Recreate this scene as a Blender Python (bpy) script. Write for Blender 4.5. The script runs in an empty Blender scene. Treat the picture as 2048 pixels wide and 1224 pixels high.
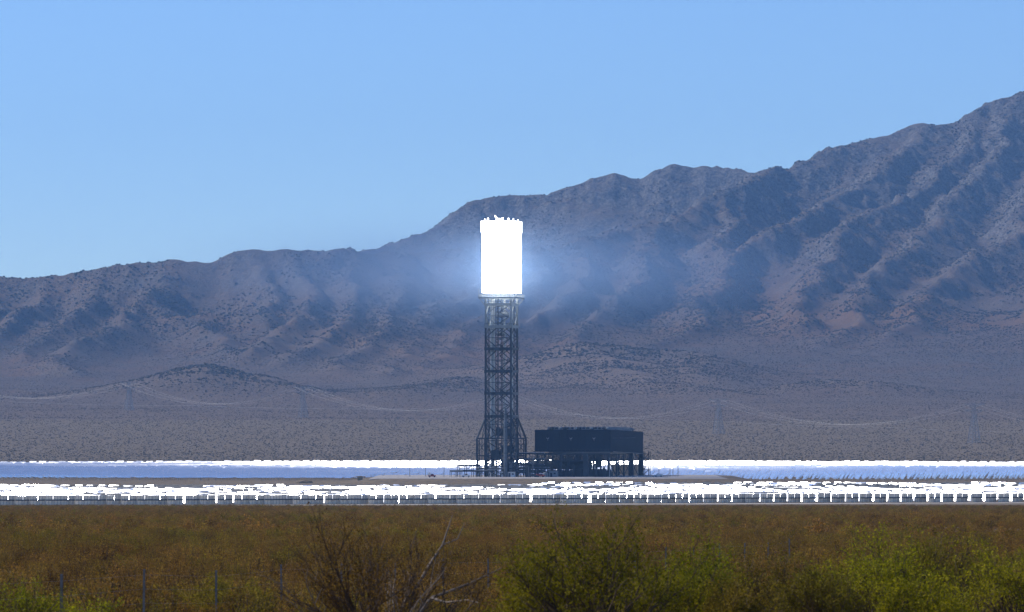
import bpy, bmesh, math, random
import numpy as np
from mathutils import Vector, Matrix

random.seed(7)
rng = np.random.default_rng(11)
sc = bpy.context.scene
C = sc.collection
R = math.radians

# ------------------------------------------------------------------ camera, sky, sun, exposure
F = 9700.0            # focal length in photograph pixels (2048 wide)
EYE = 31.0            # camera height above the tower pad
HZ = 840.0            # picture row of the horizon
cam = bpy.data.cameras.new("Camera")
cam.sensor_width = 36.0
cam.lens = 36.0 * F / 2048.0
cam.shift_y = (HZ - 612.0) / 2048.0
cam.clip_start = 1.0
cam.clip_end = 60000.0
cam.dof.use_dof = True
cam.dof.focus_distance = 2650.0
cam.dof.aperture_fstop = 7.0
camo = bpy.data.objects.new("Camera", cam)
C.objects.link(camo)
camo.location = (0, 0, EYE)
camo.rotation_euler = (R(90), 0, 0)
sc.camera = camo

SUN_AZ, SUN_EL = -72.0, 43.0      # azimuth from the view direction (minus is left), elevation
sa, se = R(SUN_AZ), R(SUN_EL)
SUN = Vector((math.sin(sa) * math.cos(se), math.cos(sa) * math.cos(se), math.sin(se)))
sl = bpy.data.lights.new("Sun", 'SUN')
sl.energy = 4.3
sl.angle = R(0.53)
sl.color = (1.0, 0.93, 0.84)
so = bpy.data.objects.new("Sun", sl)
C.objects.link(so)
so.rotation_euler = SUN.to_track_quat('Z', 'Y').to_euler()
so.location = (0, 0, 900)

w = bpy.data.worlds.new("World")
sc.world = w
w.use_nodes = True
wn = w.node_tree
bg = wn.nodes["Background"]
sky = wn.nodes.new("ShaderNodeTexSky")
sky.sky_type = 'NISHITA'
sky.sun_disc = False
sky.sun_elevation = se
sky.sun_rotation = sa
sky.altitude = 1500
sky.air_density = 1.0
sky.dust_density = 0.15
sky.ozone_density = 3.0
tint = wn.nodes.new("ShaderNodeMix")
tint.data_type = 'RGBA'
tint.blend_type = 'MULTIPLY'
tint.inputs[0].default_value = 1.0
tint.inputs[7].default_value = (0.73, 0.93, 1.28, 1)
wn.links.new(sky.outputs[0], tint.inputs[6])
wn.links.new(tint.outputs[2], bg.inputs[0])
bg.inputs[1].default_value = 0.118

sc.view_settings.view_transform = 'Standard'
sc.view_settings.look = 'None'
sc.view_settings.exposure = 0.0
sc.view_settings.gamma = 1.0
cy = sc.cycles
cy.use_denoising = True
cy.caustics_reflective = False
cy.caustics_refractive = False
cy.max_bounces = 5
cy.diffuse_bounces = 2
cy.glossy_bounces = 2
cy.transmission_bounces = 2
cy.volume_bounces = 0
cy.volume_max_steps = 96
cy.transparent_max_bounces = 8
cy.sample_clamp_indirect = 3.0

# ------------------------------------------------------------------ helpers
def P(px, py, Y):
    """world point that the photograph shows at (px, py) when it stands Y metres away"""
    return Vector(((px - 1024.0) / F * Y, Y, EYE + (HZ - py) / F * Y))

def tag(o, label=None, cat=None, group=None, kind=None):
    if label: o["label"] = label
    if cat: o["category"] = cat
    if group: o["group"] = group
    if kind: o["kind"] = kind
    return o

def empty(name, loc=(0, 0, 0), rz=0.0):
    o = bpy.data.objects.new(name, None)
    o.location = loc
    o.rotation_euler = (0, 0, rz)
    o.empty_display_size = 0.5
    C.objects.link(o)
    return o

class MB:
    """collects boxes, bars, tubes and faces for ONE mesh"""
    def __init__(s):
        s.v, s.f, s.mi = [], [], []
    def faces(s, vs, fs, mi=0):
        b = len(s.v)
        s.v.extend([tuple(q) for q in vs])
        for f in fs:
            s.f.append([b + i for i in f]); s.mi.append(mi)
        return s
    def box(s, c, d, rot=None, mi=0):
        vs = []
        for z in (-.5, .5):
            for y in (-.5, .5):
                for x in (-.5, .5):
                    q = Vector((x * d[0], y * d[1], z * d[2]))
                    if rot is not None: q = rot @ q
                    vs.append(q + Vector(c))
        return s.faces(vs, [(0, 2, 3, 1), (4, 5, 7, 6), (0, 1, 5, 4), (2, 6, 7, 3), (0, 4, 6, 2), (1, 3, 7, 5)], mi)
    def bar(s, a, b, w, h=None, mi=0):
        a, b = Vector(a), Vector(b)
        d = b - a
        L = d.length
        if L < 1e-6: return s
        rot = d.to_track_quat('Z', 'Y').to_matrix()
        return s.box((a + b) / 2, (w, h or w, L), rot, mi)
    def tube(s, pts, rad, n=8, mi=0, cap=True):
        pts = [Vector(p) for p in pts]
        if not hasattr(rad, '__len__'): rad = [rad] * len(pts)
        rings = []
        b = len(s.v)
        for i, p in enumerate(pts):
            d = (pts[min(i + 1, len(pts) - 1)] - pts[max(i - 1, 0)])
            q = d.to_track_quat('Z', 'Y').to_matrix()
            for k in range(n):
                t = 2 * math.pi * k / n
                s.v.append(tuple(p + q @ Vector((math.cos(t) * rad[i], math.sin(t) * rad[i], 0))))
        for i in range(len(pts) - 1):
            for k in range(n):
                a0 = b + i * n + k; a1 = b + i * n + (k + 1) % n
                s.f.append([a0, a1, a1 + n, a0 + n]); s.mi.append(mi)
        if cap:
            s.f.append([b + k for k in range(n)][::-1]); s.mi.append(mi)
            e = b + (len(pts) - 1) * n
            s.f.append([e + k for k in range(n)]); s.mi.append(mi)
        return s
    def mesh(s, name, mats):
        m = bpy.data.meshes.new(name)
        m.from_pydata(s.v, [], s.f)
        if not isinstance(mats, (list, tuple)): mats = [mats]
        for q in mats: m.materials.append(q)
        if len(mats) > 1: m.polygons.foreach_set("material_index", s.mi)
        m.update()
        return m
    def build(s, name, mats, parent=None):
        o = bpy.data.objects.new(name, s.mesh(name, mats))
        C.objects.link(o)
        if parent is not None: o.parent = parent
        return o

def put(name, mesh, parent=None, loc=(0, 0, 0), rot=(0, 0, 0), scale=(1, 1, 1)):
    o = bpy.data.objects.new(name, mesh)
    C.objects.link(o)
    o.parent = parent
    o.location, o.rotation_euler, o.scale = loc, rot, scale
    return o

# ------------------------------------------------------------------ materials
def newmat(name):
    m = bpy.data.materials.new(name)
    m.use_nodes = True
    nt = m.node_tree
    return m, nt, nt.nodes["Principled BSDF"]

def N(nt, typ, **kw):
    n = nt.nodes.new(typ)
    for k, v in kw.items():
        if k.startswith('i_'):
            key = k[2:]
            key = int(key) if key.isdigit() else key.replace('_', ' ')
            n.inputs[key].default_value = v
        else: setattr(n, k, v)
    return n

def noise(nt, scale, detail=4, rough=.55, coord=None):
    n = N(nt, "ShaderNodeTexNoise")
    n.inputs["Scale"].default_value = scale
    n.inputs["Detail"].default_value = detail
    n.inputs["Roughness"].default_value = rough
    if coord is not None: nt.links.new(coord, n.inputs["Vector"])
    return n.outputs["Fac"]

def ramp(nt, fac, stops):
    r = N(nt, "ShaderNodeValToRGB")
    e = r.color_ramp.elements
    while len(e) < len(stops): e.new(0.5)
    for k, (p, c) in enumerate(stops):
        e[k].position = p
        e[k].color = (*c, 1) if len(c) == 3 else c
    nt.links.new(fac, r.inputs[0])
    return r.outputs[0]

def mixc(nt, fac, a, b, blend='MIX'):
    m = N(nt, "ShaderNodeMix", data_type='RGBA', blend_type=blend)
    for val, key in ((fac, 0), (a, 6), (b, 7)):
        if hasattr(val, 'is_linked'): nt.links.new(val, m.inputs[key])
        elif key == 0: m.inputs[0].default_value = val
        else: m.inputs[key].default_value = (*val, 1)
    return m.outputs[2]

def mth(nt, op, a, b=0.0, clamp=False):
    m = N(nt, "ShaderNodeMath", operation=op, use_clamp=clamp)
    for k, val in enumerate((a, b)):
        if hasattr(val, 'is_linked'): nt.links.new(val, m.inputs[k])
        else: m.inputs[k].default_value = val
    return m.outputs[0]

def painted(name, col, rough=.5, metal=0.0, var=.25, scale=1.0, spec=.2):
    """painted or weathered solid with a mottled tone"""
    m, nt, b = newmat(name)
    co = N(nt, "ShaderNodeTexCoord").outputs["Object"]
    f = noise(nt, scale, 5, .6, co)
    dark = tuple(c * (1 - var) for c in col)
    lite = tuple(min(1, c * (1 + var)) for c in col)
    c = ramp(nt, f, [(.3, dark), (.7, lite)])
    nt.links.new(c, b.inputs["Base Color"])
    b.inputs["Roughness"].default_value = rough
    b.inputs["Metallic"].default_value = metal
    b.inputs["Specular IOR Level"].default_value = spec
    return m

M = {}
M['steel'] = painted('galvanised_dark_steel', (.042, .052, .060), .6, 0, .3, .4)
M['steel_lite'] = painted('weathered_grey_steel', (.26, .28, .29), .5, 0, .2, .4)
M['steel_lit_tone'] = painted('receiver_light_painted_steel', (.28, .30, .285), .5, 0, .15, .4)  # receiver's light on the tower top, painted into the steel colour
M['steel_mid'] = painted('grey_blue_steel', (.12, .14, .155), .5, 0, .2, .4)
M['pipe'] = painted('insulated_pipe_cladding', (.42, .44, .45), .35, .4, .15, .5)
M['wall'] = painted('dark_blue_grey_wall_sheet', (.017, .022, .029), .8, 0, .12, .15, .05)
M['wallrib'] = painted('blue_grey_rib', (.035, .047, .062), .6, 0, .12, .3)
M['white'] = painted('white_paint', (.72, .72, .70), .5, 0, .1, .5)
M['beige'] = painted('beige_paint', (.42, .35, .24), .7, 0, .1, .4)
M['red'] = painted('faded_red_paint', (.30, .05, .03), .5, 0, .2, .8)
M['tan'] = painted('tan_paint', (.34, .25, .13), .6, 0, .2, .8)
M['concrete'] = painted('pale_concrete', (.42, .40, .37), .9, 0, .15, .08)
M['post'] = painted('steel_fence_post', (.17, .17, .165), .6, .2, .3, 6)
M['wire'] = painted('galvanised_wire', (.25, .25, .25), .4, .6, .2, 3)
M['alu'] = painted('aluminium_conductor', (.70, .70, .68), .45, .3, .1, .05)
M['pylon'] = painted('galvanised_pylon', (.30, .29, .28), .5, .2, .2, .2)
M['mback'] = painted('mirror_back_sheet', (.92, .80, .62), .6, 0, .12, 1.5)
M['mrib'] = painted('mirror_back_rib', (.58, .52, .44), .6, 0, .15, 2)
M['mtube'] = painted('mirror_drive_tube', (.05, .055, .065), .5, 0, .2, 2)

m, nt, b = newmat('heliostat_mirror_glass')
oi = N(nt, "ShaderNodeObjectInfo").outputs["Random"]
nt.links.new(ramp(nt, oi, [(0, (.80, .84, .88)), (1, (.93, .95, .97))]), b.inputs["Base Color"])
b.inputs["Metallic"].default_value = .80
b.inputs["Roughness"].default_value = 0.165
M['mirror'] = m

m, nt, b = newmat('heliostat_mirror_dusty')
nt.links.new(ramp(nt, N(nt, "ShaderNodeObjectInfo").outputs["Random"], [(0, (.80, .82, .84)), (1, (.93, .94, .95))]), b.inputs["Base Color"])
b.inputs["Metallic"].default_value = 1.0
b.inputs["Roughness"].default_value = 0.29
M['mirror_dusty'] = m

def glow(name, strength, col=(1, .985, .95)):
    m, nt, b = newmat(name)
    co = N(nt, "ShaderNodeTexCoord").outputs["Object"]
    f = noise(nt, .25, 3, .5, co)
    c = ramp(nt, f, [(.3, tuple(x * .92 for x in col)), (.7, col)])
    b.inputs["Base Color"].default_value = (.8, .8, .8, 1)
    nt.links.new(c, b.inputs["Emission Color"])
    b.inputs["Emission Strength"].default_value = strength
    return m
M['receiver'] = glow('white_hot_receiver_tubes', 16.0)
M['receiver_cap'] = glow('shield_emissive_spill_light', 4.0)  # spilled beam light on cap, vents and hoist, given as emission

def leafmat(name, cols, rough=.6, trans=.35):
    m, nt, b = newmat(name)
    isl = N(nt, "ShaderNodeNewGeometry").outputs["Random Per Island"]
    oi = N(nt, "ShaderNodeObjectInfo").outputs["Random"]
    a = ramp(nt, isl, [(k / (len(cols) - 1), c) for k, c in enumerate(cols)])
    hs = N(nt, "ShaderNodeHueSaturation")
    nt.links.new(a, hs.inputs["Color"])
    nt.links.new(mth(nt, 'ADD', mth(nt, 'MULTIPLY', oi, .8), .6), hs.inputs["Value"])
    nt.links.new(mth(nt, 'ADD', mth(nt, 'MULTIPLY', mth(nt, 'FRACT', mth(nt, 'MULTIPLY', oi, 7.31)), .026), .485), hs.inputs["Hue"])
    nt.links.new(hs.outputs[0], b.inputs["Base Color"])
    b.inputs["Roughness"].default_value = rough
    b.inputs["Specular IOR Level"].default_value = .08
    tr = N(nt, "ShaderNodeBsdfTranslucent")
    nt.links.new(hs.outputs[0], tr.inputs["Color"])
    mx = N(nt, "ShaderNodeMixShader")
    mx.inputs[0].default_value = trans
    nt.links.new(b.outputs[0], mx.inputs[1])
    nt.links.new(tr.outputs[0], mx.inputs[2])
    nt.links.new(mx.outputs[0], nt.nodes["Material Output"].inputs[0])
    return m
M['leaf_green'] = leafmat('creosote_leaves', [(.110, .110, .004), (.215, .200, .006), (.32, .285, .009)], trans=.45)
M['leaf_olive'] = leafmat('olive_leaves', [(.11, .080, .009), (.19, .145, .013), (.28, .20, .018)], trans=.45)
M['leaf_ochre'] = leafmat('ochre_scrub', [(.13, .070, .013), (.23, .130, .022), (.33, .195, .030)], trans=.45)
M['leaf_far'] = leafmat('far_scrub', [(.042, .040, .026), (.068, .060, .038)], trans=.1)
M['twig'] = painted('grey_brown_twig', (.085, .055, .035), .8, 0, .35, 4)
M['bare'] = painted('bleached_wood', (.17, .135, .105), .8, 0, .3, 6)

# ------------------------------------------------------------------ terrain
_lat = {}
def vnoise(x, y, seed):
    if seed not in _lat:
        _lat[seed] = np.random.default_rng(seed).random((256, 256)).astype(np.float32) * 2 - 1
    L = _lat[seed]
    xi = np.floor(x).astype(np.int64); yi = np.floor(y).astype(np.int64)
    fx = x - xi; fy = y - yi
    fx = fx * fx * fx * (fx * (fx * 6 - 15) + 10); fy = fy * fy * fy * (fy * (fy * 6 - 15) + 10)
    a = L[yi & 255, xi & 255]; b_ = L[yi & 255, (xi + 1) & 255]
    c = L[(yi + 1) & 255, xi & 255]; d = L[(yi + 1) & 255, (xi + 1) & 255]
    return (a + (b_ - a) * fx) * (1 - fy) + (c + (d - c) * fx) * fy

def fbm(x, y, scale, octs=4, seed=0, ridged=False):
    s = 0; a = 1.0; t = 0
    for k in range(octs):
        n = vnoise(x / scale + 17.3 * k, y / scale + 9.1 * k, seed + k)
        if ridged: n = 1 - 2 * np.abs(n)
        s = s + a * n; t += a
        a *= .5; scale *= .5
    return s / t

GY = [-400, 0, 60, 97, 138, 200, 1750, 2000, 2300, 2480, 2570, 2735, 2950, 3500, 3620, 4000, 4300, 4600, 5200, 6000, 6500, 7000, 7500, 8000, 9000, 10000, 11500]
GZ = [28.9, 28.9, 27.3, 26.5, 25.66, 24.6, 0, -1.4, -3.3, -3.3, -3.3, -3.2, -2.4, -1.6, -1.2, 3.5, 10, 18, 33, 57, 78, 106, 140, 168, 190, 200, 205]
def plain(x, y):
    x = np.asarray(x, dtype=np.float64); y = np.asarray(y, dtype=np.float64)
    z = np.interp(y, GY, GZ)
    pad = np.clip((y - 2525) / 45, 0, 1) * np.clip((2775 - y) / 40, 0, 1) * np.clip((x + 92) / 20, 0, 1) * np.clip((140 - x) / 20, 0, 1)
    z = z * (1 - pad * pad * (3 - 2 * pad))
    far = np.clip((y - 3700) / 1500, 0, 1)
    near = np.clip((1600 - y) / 600, 0, 1) * np.clip((y - 150) / 150, 0, 1)
    return z + far * 3.0 * fbm(x, y, 420, 3, 40) + near * .35 * fbm(x, y, 60, 3, 44)

# crests and spurs of the range: (picture x, picture y, distance)
RIDGES = [
 # skyline, left range
 [(-420,585,8300),(-200,562,8200),(0,553,8100),(60,551,8080),(150,545,8050),(250,531,8020),(340,524,8000),(420,516,8000),(490,507,8000),(575,497,8000),(640,503,8020),(700,498,8060),(740,496,8150),(800,497,8250),(900,500,8350)],
 # far central crest
 [(700,520,9700),(740,500,9750),(780,484,9800),(850,463,9850),(900,441,9900),(960,405,9950),(985,392,10000),(1015,384,10000),(1060,388,10000),(1100,385,10000),(1140,372,10000),(1200,356,10000),(1245,342,10000),(1285,355,10000),(1300,347,10000),(1345,328,10000),(1400,335,10000),(1440,340,10000),(1530,341,9900),(1600,330,9900)],
 # right massif crest
 [(1530,338,9500),(1600,316,9550),(1700,286,9600),(1760,270,9620),(1850,243,9650),(1880,248,9680),(1900,240,9700),(1950,210,9750),(2010,181,9800),(2060,202,9800),(2150,245,9850),(2300,190,9900),(2500,240,9900)],
 # near right ridge falling leftwards
 [(1530,338,9500),(1450,374,9250),(1380,405,9050),(1300,440,8850),(1180,470,8650),(1080,492,8450),(1000,528,8250),(930,575,8000),(850,640,7600)],
 [(1300,440,8850),(1290,500,8400),(1240,570,7900),(1160,650,7350)],
 [(1180,470,8650),(1130,540,8150),(1060,620,7550),(1000,680,7150)],
 [(1080,492,8450),(1010,570,7950),(930,650,7400),(830,725,6850)],
 # brown middle spurs
 [(1450,374,9250),(1440,450,8750),(1460,500,8450),(1420,570,7950),(1350,650,7400),(1270,700,7000)],
 # right massif spurs
 [(1850,243,9650),(1780,310,9350),(1700,360,9100),(1610,410,8850),(1530,450,8600),(1460,500,8450)],
 [(1950,210,9750),(1930,270,9500),(1870,330,9250),(1790,390,8950),(1700,425,8750),(1670,480,8450),(1640,545,8050),(1590,620,7600)],
 [(2010,181,9800),(2020,260,9500),(1960,330,9200),(1890,395,8950),(1850,460,8600),(1760,520,8200),(1720,600,7700),(1650,690,7150)],
 [(2150,205,9850),(2110,300,9400),(2060,380,9000),(2000,450,8650),(1930,515,8300),(1850,575,7900),(1780,650,7400)],
 [(2300,190,9900),(2250,350,9100),(2180,480,8500),(2120,580,7900),(2060,670,7250)],
 # left range spurs
 [(-200,562,8200),(-260,620,7800),(-330,690,7200)],
 [(0,553,8100),(-60,610,7750),(-140,680,7200)],
 [(90,550,8080),(70,590,7850),(10,650,7400),(-60,700,7000)],
 [(215,537,8040),(190,585,7800),(140,640,7450),(80,690,7050)],
 [(340,524,8000),(345,568,7780),(300,600,7550),(244,632,7300),(160,680,6950),(80,718,6650)],
 [(345,568,7780),(390,610,7500),(440,650,7200),(470,690,6900)],
 [(530,502,8000),(535,550,7750),(500,600,7450),(420,600,7500)],
 [(600,499,8010),(625,545,7780),(590,600,7450),(540,640,7150),(500,672,6900)],
 [(720,497,8100),(725,550,7800),(690,600,7500),(640,640,7200),(570,690,6850)],
 [(800,497,8250),(810,550,7900),(780,610,7500),(720,660,7150),(650,710,6750)],
 [(900,500,8350),(890,570,7900),(850,640,7600)],
 [(850,640,7600),(790,690,7050),(740,740,6600)],
 # foothills and knobs
 [(240,792,5950),(310,760,6050),(385,741,6150),(440,741,6180),(490,755,6150),(550,785,6000)],
 [(385,741,6150),(360,775,5950)],
 [(760,795,5950),(830,776,6050),(890,760,6200),(960,790,6100)],
 [(1060,720,6700),(1130,700,6800),(1190,715,6600),(1240,742,6350),(1300,762,6200),(1370,785,6050)],
 [(1130,700,6800),(1120,760,6350),(1140,795,6100)],
 [(1180,690,6900),(1290,700,6850),(1380,715,6700),(1420,750,6400)],
 [(1640,775,6150),(1720,762,6200),(1790,772,6150)],
]

GX0, GX1, GYA, GYB = -1800.0, 1800.0, 5100.0, 10900.0
def make_mountains():
    nx, ny = 361, 581                       # 10 m lattice for the skeleton
    xs = np.linspace(GX0, GX1, nx); ys = np.linspace(GYA, GYB, ny)
    X, Y = np.meshgrid(xs, ys)
    wx = X + 52 * fbm(X, Y, 330, 3, 60) + 20 * fbm(X, Y, 110, 3, 63)
    wy = Y + 80 * fbm(X, Y, 360, 3, 66)
    base = plain(X, Y)
    H = np.full_like(X, -1e4)
    for li, ln in enumerate(RIDGES):
        pts = [P(*q) for q in ln]
        foot = ln[0][1] > 690 or ln[0][2] < 7000
        drop = 0 if li < 4 or foot else 18
        HL = np.full_like(X, -1e4)
        for a, b_ in zip(pts[:-1], pts[1:]):
            dx, dy = b_.x - a.x, b_.y - a.y
            t = np.clip(((wx - a.x) * dx + (wy - a.y) * dy) / (dx * dx + dy * dy), 0, 1)
            d = np.hypot(wx - a.x - t * dx, wy - a.y - t * dy)
            zc = a.z + (b_.z - a.z) * t - drop
            if foot: h = zc - 48 * (1 - np.exp(-d * d / (2 * 95.0 ** 2))) - .10 * d
            else: h = zc - (315 * (1 - np.exp(-d / 470)) + .10 * d)
            HL = np.maximum(HL, h)
        k = 30.0
        e = np.clip(.5 + .5 * (HL - H) / k, 0, 1)
        H = np.where(H < -9e3, HL, H * (1 - e) + HL * e + k * e * (1 - e))
    k = 44.0
    e = np.clip(.5 + .5 * (H - base) / k, 0, 1)
    Z = base * (1 - e) + H * e + k * e * (1 - e)
    # finer lattice, relief and running-water gullies
    fx, fy = 5.0, 6.0
    nx2 = int((GX1 - GX0) / fx) + 1; ny2 = int((GYB - GYA) / fy) + 1
    xs2 = np.linspace(GX0, GX1, nx2); ys2 = np.linspace(GYA, GYB, ny2)
    X2, Y2 = np.meshgrid(xs2, ys2)
    def up(A):
        u = (X2 - GX0) / (GX1 - GX0) * (nx - 1); v = (Y2 - GYA) / (GYB - GYA) * (ny - 1)
        i = np.clip(u.astype(int), 0, nx - 2); j = np.clip(v.astype(int), 0, ny - 2)
        p, q = u - i, v - j
        return (A[j, i] * (1 - p) + A[j, i + 1] * p) * (1 - q) + (A[j + 1, i] * (1 - p) + A[j + 1, i + 1] * p) * q
    Z = up(Z); B = up(base)
    rel = np.clip((Z - B) / 60, 0, 1)
    Z = Z + rel * (9 * fbm(X2, Y2, 230, 3, 70, True) + 6.0 * fbm(X2, Y2, 85, 3, 74, True) - 4)
    Z = Z + (1 - rel) * 1.0 * fbm(X2, Y2, 90, 3, 78)
    rr = np.random.default_rng(3)
    Zs = Z.copy()
    for batch in range(9):
        n = 26000
        x = rr.random(n) * (nx2 - 3) + 1; y = rr.random(n) * (ny2 - 3) + 1
        vx = np.zeros(n); vy = np.zeros(n); sed = np.zeros(n); spd = np.ones(n)
        for stp in range(44):
            i = np.clip(x.astype(int), 0, nx2 - 2); j = np.clip(y.astype(int), 0, ny2 - 2)
            p, q = x - i, y - j
            a, b_, c, d = Z[j, i], Z[j, i + 1], Z[j + 1, i], Z[j + 1, i + 1]
            h = (a * (1 - p) + b_ * p) * (1 - q) + (c * (1 - p) + d * p) * q
            gx = ((b_ - a) * (1 - q) + (d - c) * q) / fx; gy = ((c - a) * (1 - p) + (d - b_) * p) / fy
            vx = vx * .25 - gx * .75; vy = vy * .25 - gy * .75
            L = np.hypot(vx, vy) + 1e-6
            x2 = np.clip(x + vx / L, 1, nx2 - 2.01); y2 = np.clip(y + vy / L, 1, ny2 - 2.01)
            i2 = x2.astype(int); j2 = y2.astype(int); p2, q2 = x2 - i2, y2 - j2
            h2 = (Z[j2, i2] * (1 - p2) + Z[j2, i2 + 1] * p2) * (1 - q2) + (Z[j2 + 1, i2] * (1 - p2) + Z[j2 + 1, i2 + 1] * p2) * q2
            dh = h2 - h
            slope = np.clip(-dh / 5.5, 0, 1)
            cap = slope * 1.9
            amt = np.where(dh > 0, np.minimum(dh, sed), np.where(sed > cap, (sed - cap) * .25, -np.minimum((cap - sed) * .16, -dh * .5)))
            sed -= amt
            for di, dj, ww in ((0, 0, (1 - p) * (1 - q)), (1, 0, p * (1 - q)), (0, 1, (1 - p) * q), (1, 1, p * q)):
                np.add.at(Z, (j + dj, i + di), amt * ww * .5)
            x, y = x2, y2
    Z = np.clip(Z, Zs - 26, Zs + 9)
    K = Z.copy()
    K[1:-1, 1:-1] = (Z[1:-1, 1:-1] * 4 + Z[:-2, 1:-1] + Z[2:, 1:-1] + Z[1:-1, :-2] + Z[1:-1, 2:]) / 8
    Z = K
    gy, gx = np.gradient(Z, fy, fx)
    steep = np.hypot(gx, gy)
    crag = np.clip((steep - .42) / .4, 0, 1) * np.clip((Z - 150) / 250, 0, 1)
    Z = Z + crag * (11 * fbm(X2, Y2, 46, 3, 84, True)) + rel * 3.2 * fbm(X2, Y2, 26, 2, 88)
    Z[0, :] = plain(X2[0], Y2[0])
    return xs2, ys2, X2, Y2, Z, steep, rel

MX, MY, MX2, MY2, MZ, MSTEEP, MREL = make_mountains()
def mz(x, y, A=None):
    A = MZ if A is None else A
    u = np.clip((x - GX0) / (MX[1] - MX[0]), 0, len(MX) - 1.001); v = np.clip((y - GYA) / (MY[1] - MY[0]), 0, len(MY) - 1.001)
    i = u.astype(int); j = v.astype(int); p, q = u - i, v - j
    return (A[j, i] * (1 - p) + A[j, i + 1] * p) * (1 - q) + (A[j + 1, i] * (1 - p) + A[j + 1, i + 1] * p) * q

def gridmesh(name, X, Y, Z, keep=None):
    ny, nx = X.shape
    idx = np.arange(nx * ny).reshape(ny, nx)
    q = np.stack([idx[:-1, :-1], idx[:-1, 1:], idx[1:, 1:], idx[1:, :-1]], -1).reshape(-1, 4)
    co = np.stack([X, Y, Z], -1).reshape(-1, 3)
    if keep is not None:
        kk = keep.reshape(-1)
        q = q[kk[q].all(1)]
        used = np.zeros(len(co), bool); used[q] = True
        rem = np.cumsum(used) - 1
        q = rem[q]; co = co[used]
    m = bpy.data.meshes.new(name)
    m.vertices.add(len(co)); m.vertices.foreach_set("co", co.astype(np.float32).ravel())
    m.loops.add(q.size); m.loops.foreach_set("vertex_index", q.astype(np.int32).ravel())
    m.polygons.add(len(q)); m.polygons.foreach_set("loop_start", np.arange(0, q.size, 4, dtype=np.int32))
    m.polygons.foreach_set("loop_total", np.full(len(q), 4, np.int32))
    m.polygons.foreach_set("use_smooth", np.ones(len(q), bool))
    m.update(); m.validate()
    return m

# mountain material: rock, brown soil, reddish slopes, scrub tone
m, nt, b = newmat('desert_mountain')
geo = N(nt, "ShaderNodeNewGeometry")
pos = geo.outputs["Position"]
sx = N(nt, "ShaderNodeSeparateXYZ"); nt.links.new(geo.outputs["Normal"], sx.inputs[0])
sp = N(nt, "ShaderNodeSeparateXYZ"); nt.links.new(pos, sp.inputs[0])
big = noise(nt, .0028, 3, .5, pos); mid = noise(nt, .014, 5, .6, pos); fine = noise(nt, .16, 4, .75, pos)
soil = mixc(nt, ramp(nt, big, [(.42, (0, 0, 0)), (.62, (1, 1, 1))]), (.140, .106, .086), (.200, .125, .078))
soil = mixc(nt, ramp(nt, mid, [(.35, (0, 0, 0)), (.7, (1, 1, 1))]), soil, (.165, .140, .120))
rock = mixc(nt, ramp(nt, fine, [(.38, (0, 0, 0)), (.62, (1, 1, 1))]), (.062, .058, .056), (.25, .225, .20))
soil = mixc(nt, ramp(nt, fine, [(.40, (0, 0, 0)), (.60, (1, 1, 1))]), mixc(nt, .30, soil, (.05, .042, .035)), soil)
flat = mth(nt, 'SUBTRACT', 1.0, sx.outputs[2])
hi = mth(nt, 'MULTIPLY', mth(nt, 'SUBTRACT', sp.outputs[2], 190), 1 / 260, True)
rk = mth(nt, 'MULTIPLY', mth(nt, 'MULTIPLY', mth(nt, 'SUBTRACT', flat, .10), 5.0, True), hi, True)
rk = mth(nt, 'ADD', mth(nt, 'MULTIPLY', rk, .8), mth(nt, 'MULTIPLY', hi, .45), True)
def at_(nm):
    a = N(nt, "ShaderNodeAttribute"); a.attribute_name = nm
    return a.outputs["Fac"]
soil = mixc(nt, at_("tan_ground"), soil, (.27, .20, .14))
soil = mixc(nt, at_("red_ground"), soil, (.19, .112, .062))
near_f = mth(nt, 'MULTIPLY', mth(nt, 'SUBTRACT', 6900, sp.outputs[1]), 1 / 1600, True)
soil = mixc(nt, near_f, soil, mixc(nt, big, (.175, .13, .092), (.215, .16, .115)))
col = mixc(nt, rk, soil, rock)
vor = N(nt, "ShaderNodeTexVoronoi"); vor.inputs["Scale"].default_value = .17
nt.links.new(pos, vor.inputs["Vector"])
spk = ramp(nt, vor.outputs["Distance"], [(.16, (1, 1, 1)), (.34, (0, 0, 0))])
spm = mth(nt, 'MULTIPLY', spk, ramp(nt, noise(nt, .02, 3, .6, pos), [(.40, (.15, .15, .15)), (.6, (.85, .85, .85))]))
col = mixc(nt, spm, col, (.030, .032, .026))
nt.links.new(col, b.inputs["Base Color"])
b.inputs["Roughness"].default_value = 1.0
b.inputs["Specular IOR Level"].default_value = .05
bp = N(nt, "ShaderNodeBump"); bp.inputs["Strength"].default_value = .9; bp.inputs["Distance"].default_value = 6.0
nt.links.new(mth(nt, 'ADD', fine, mth(nt, 'MULTIPLY', mid, 1.5)), bp.inputs["Height"])
nt.links.new(bp.outputs[0], b.inputs["Normal"])
M['mountain'] = m

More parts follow.
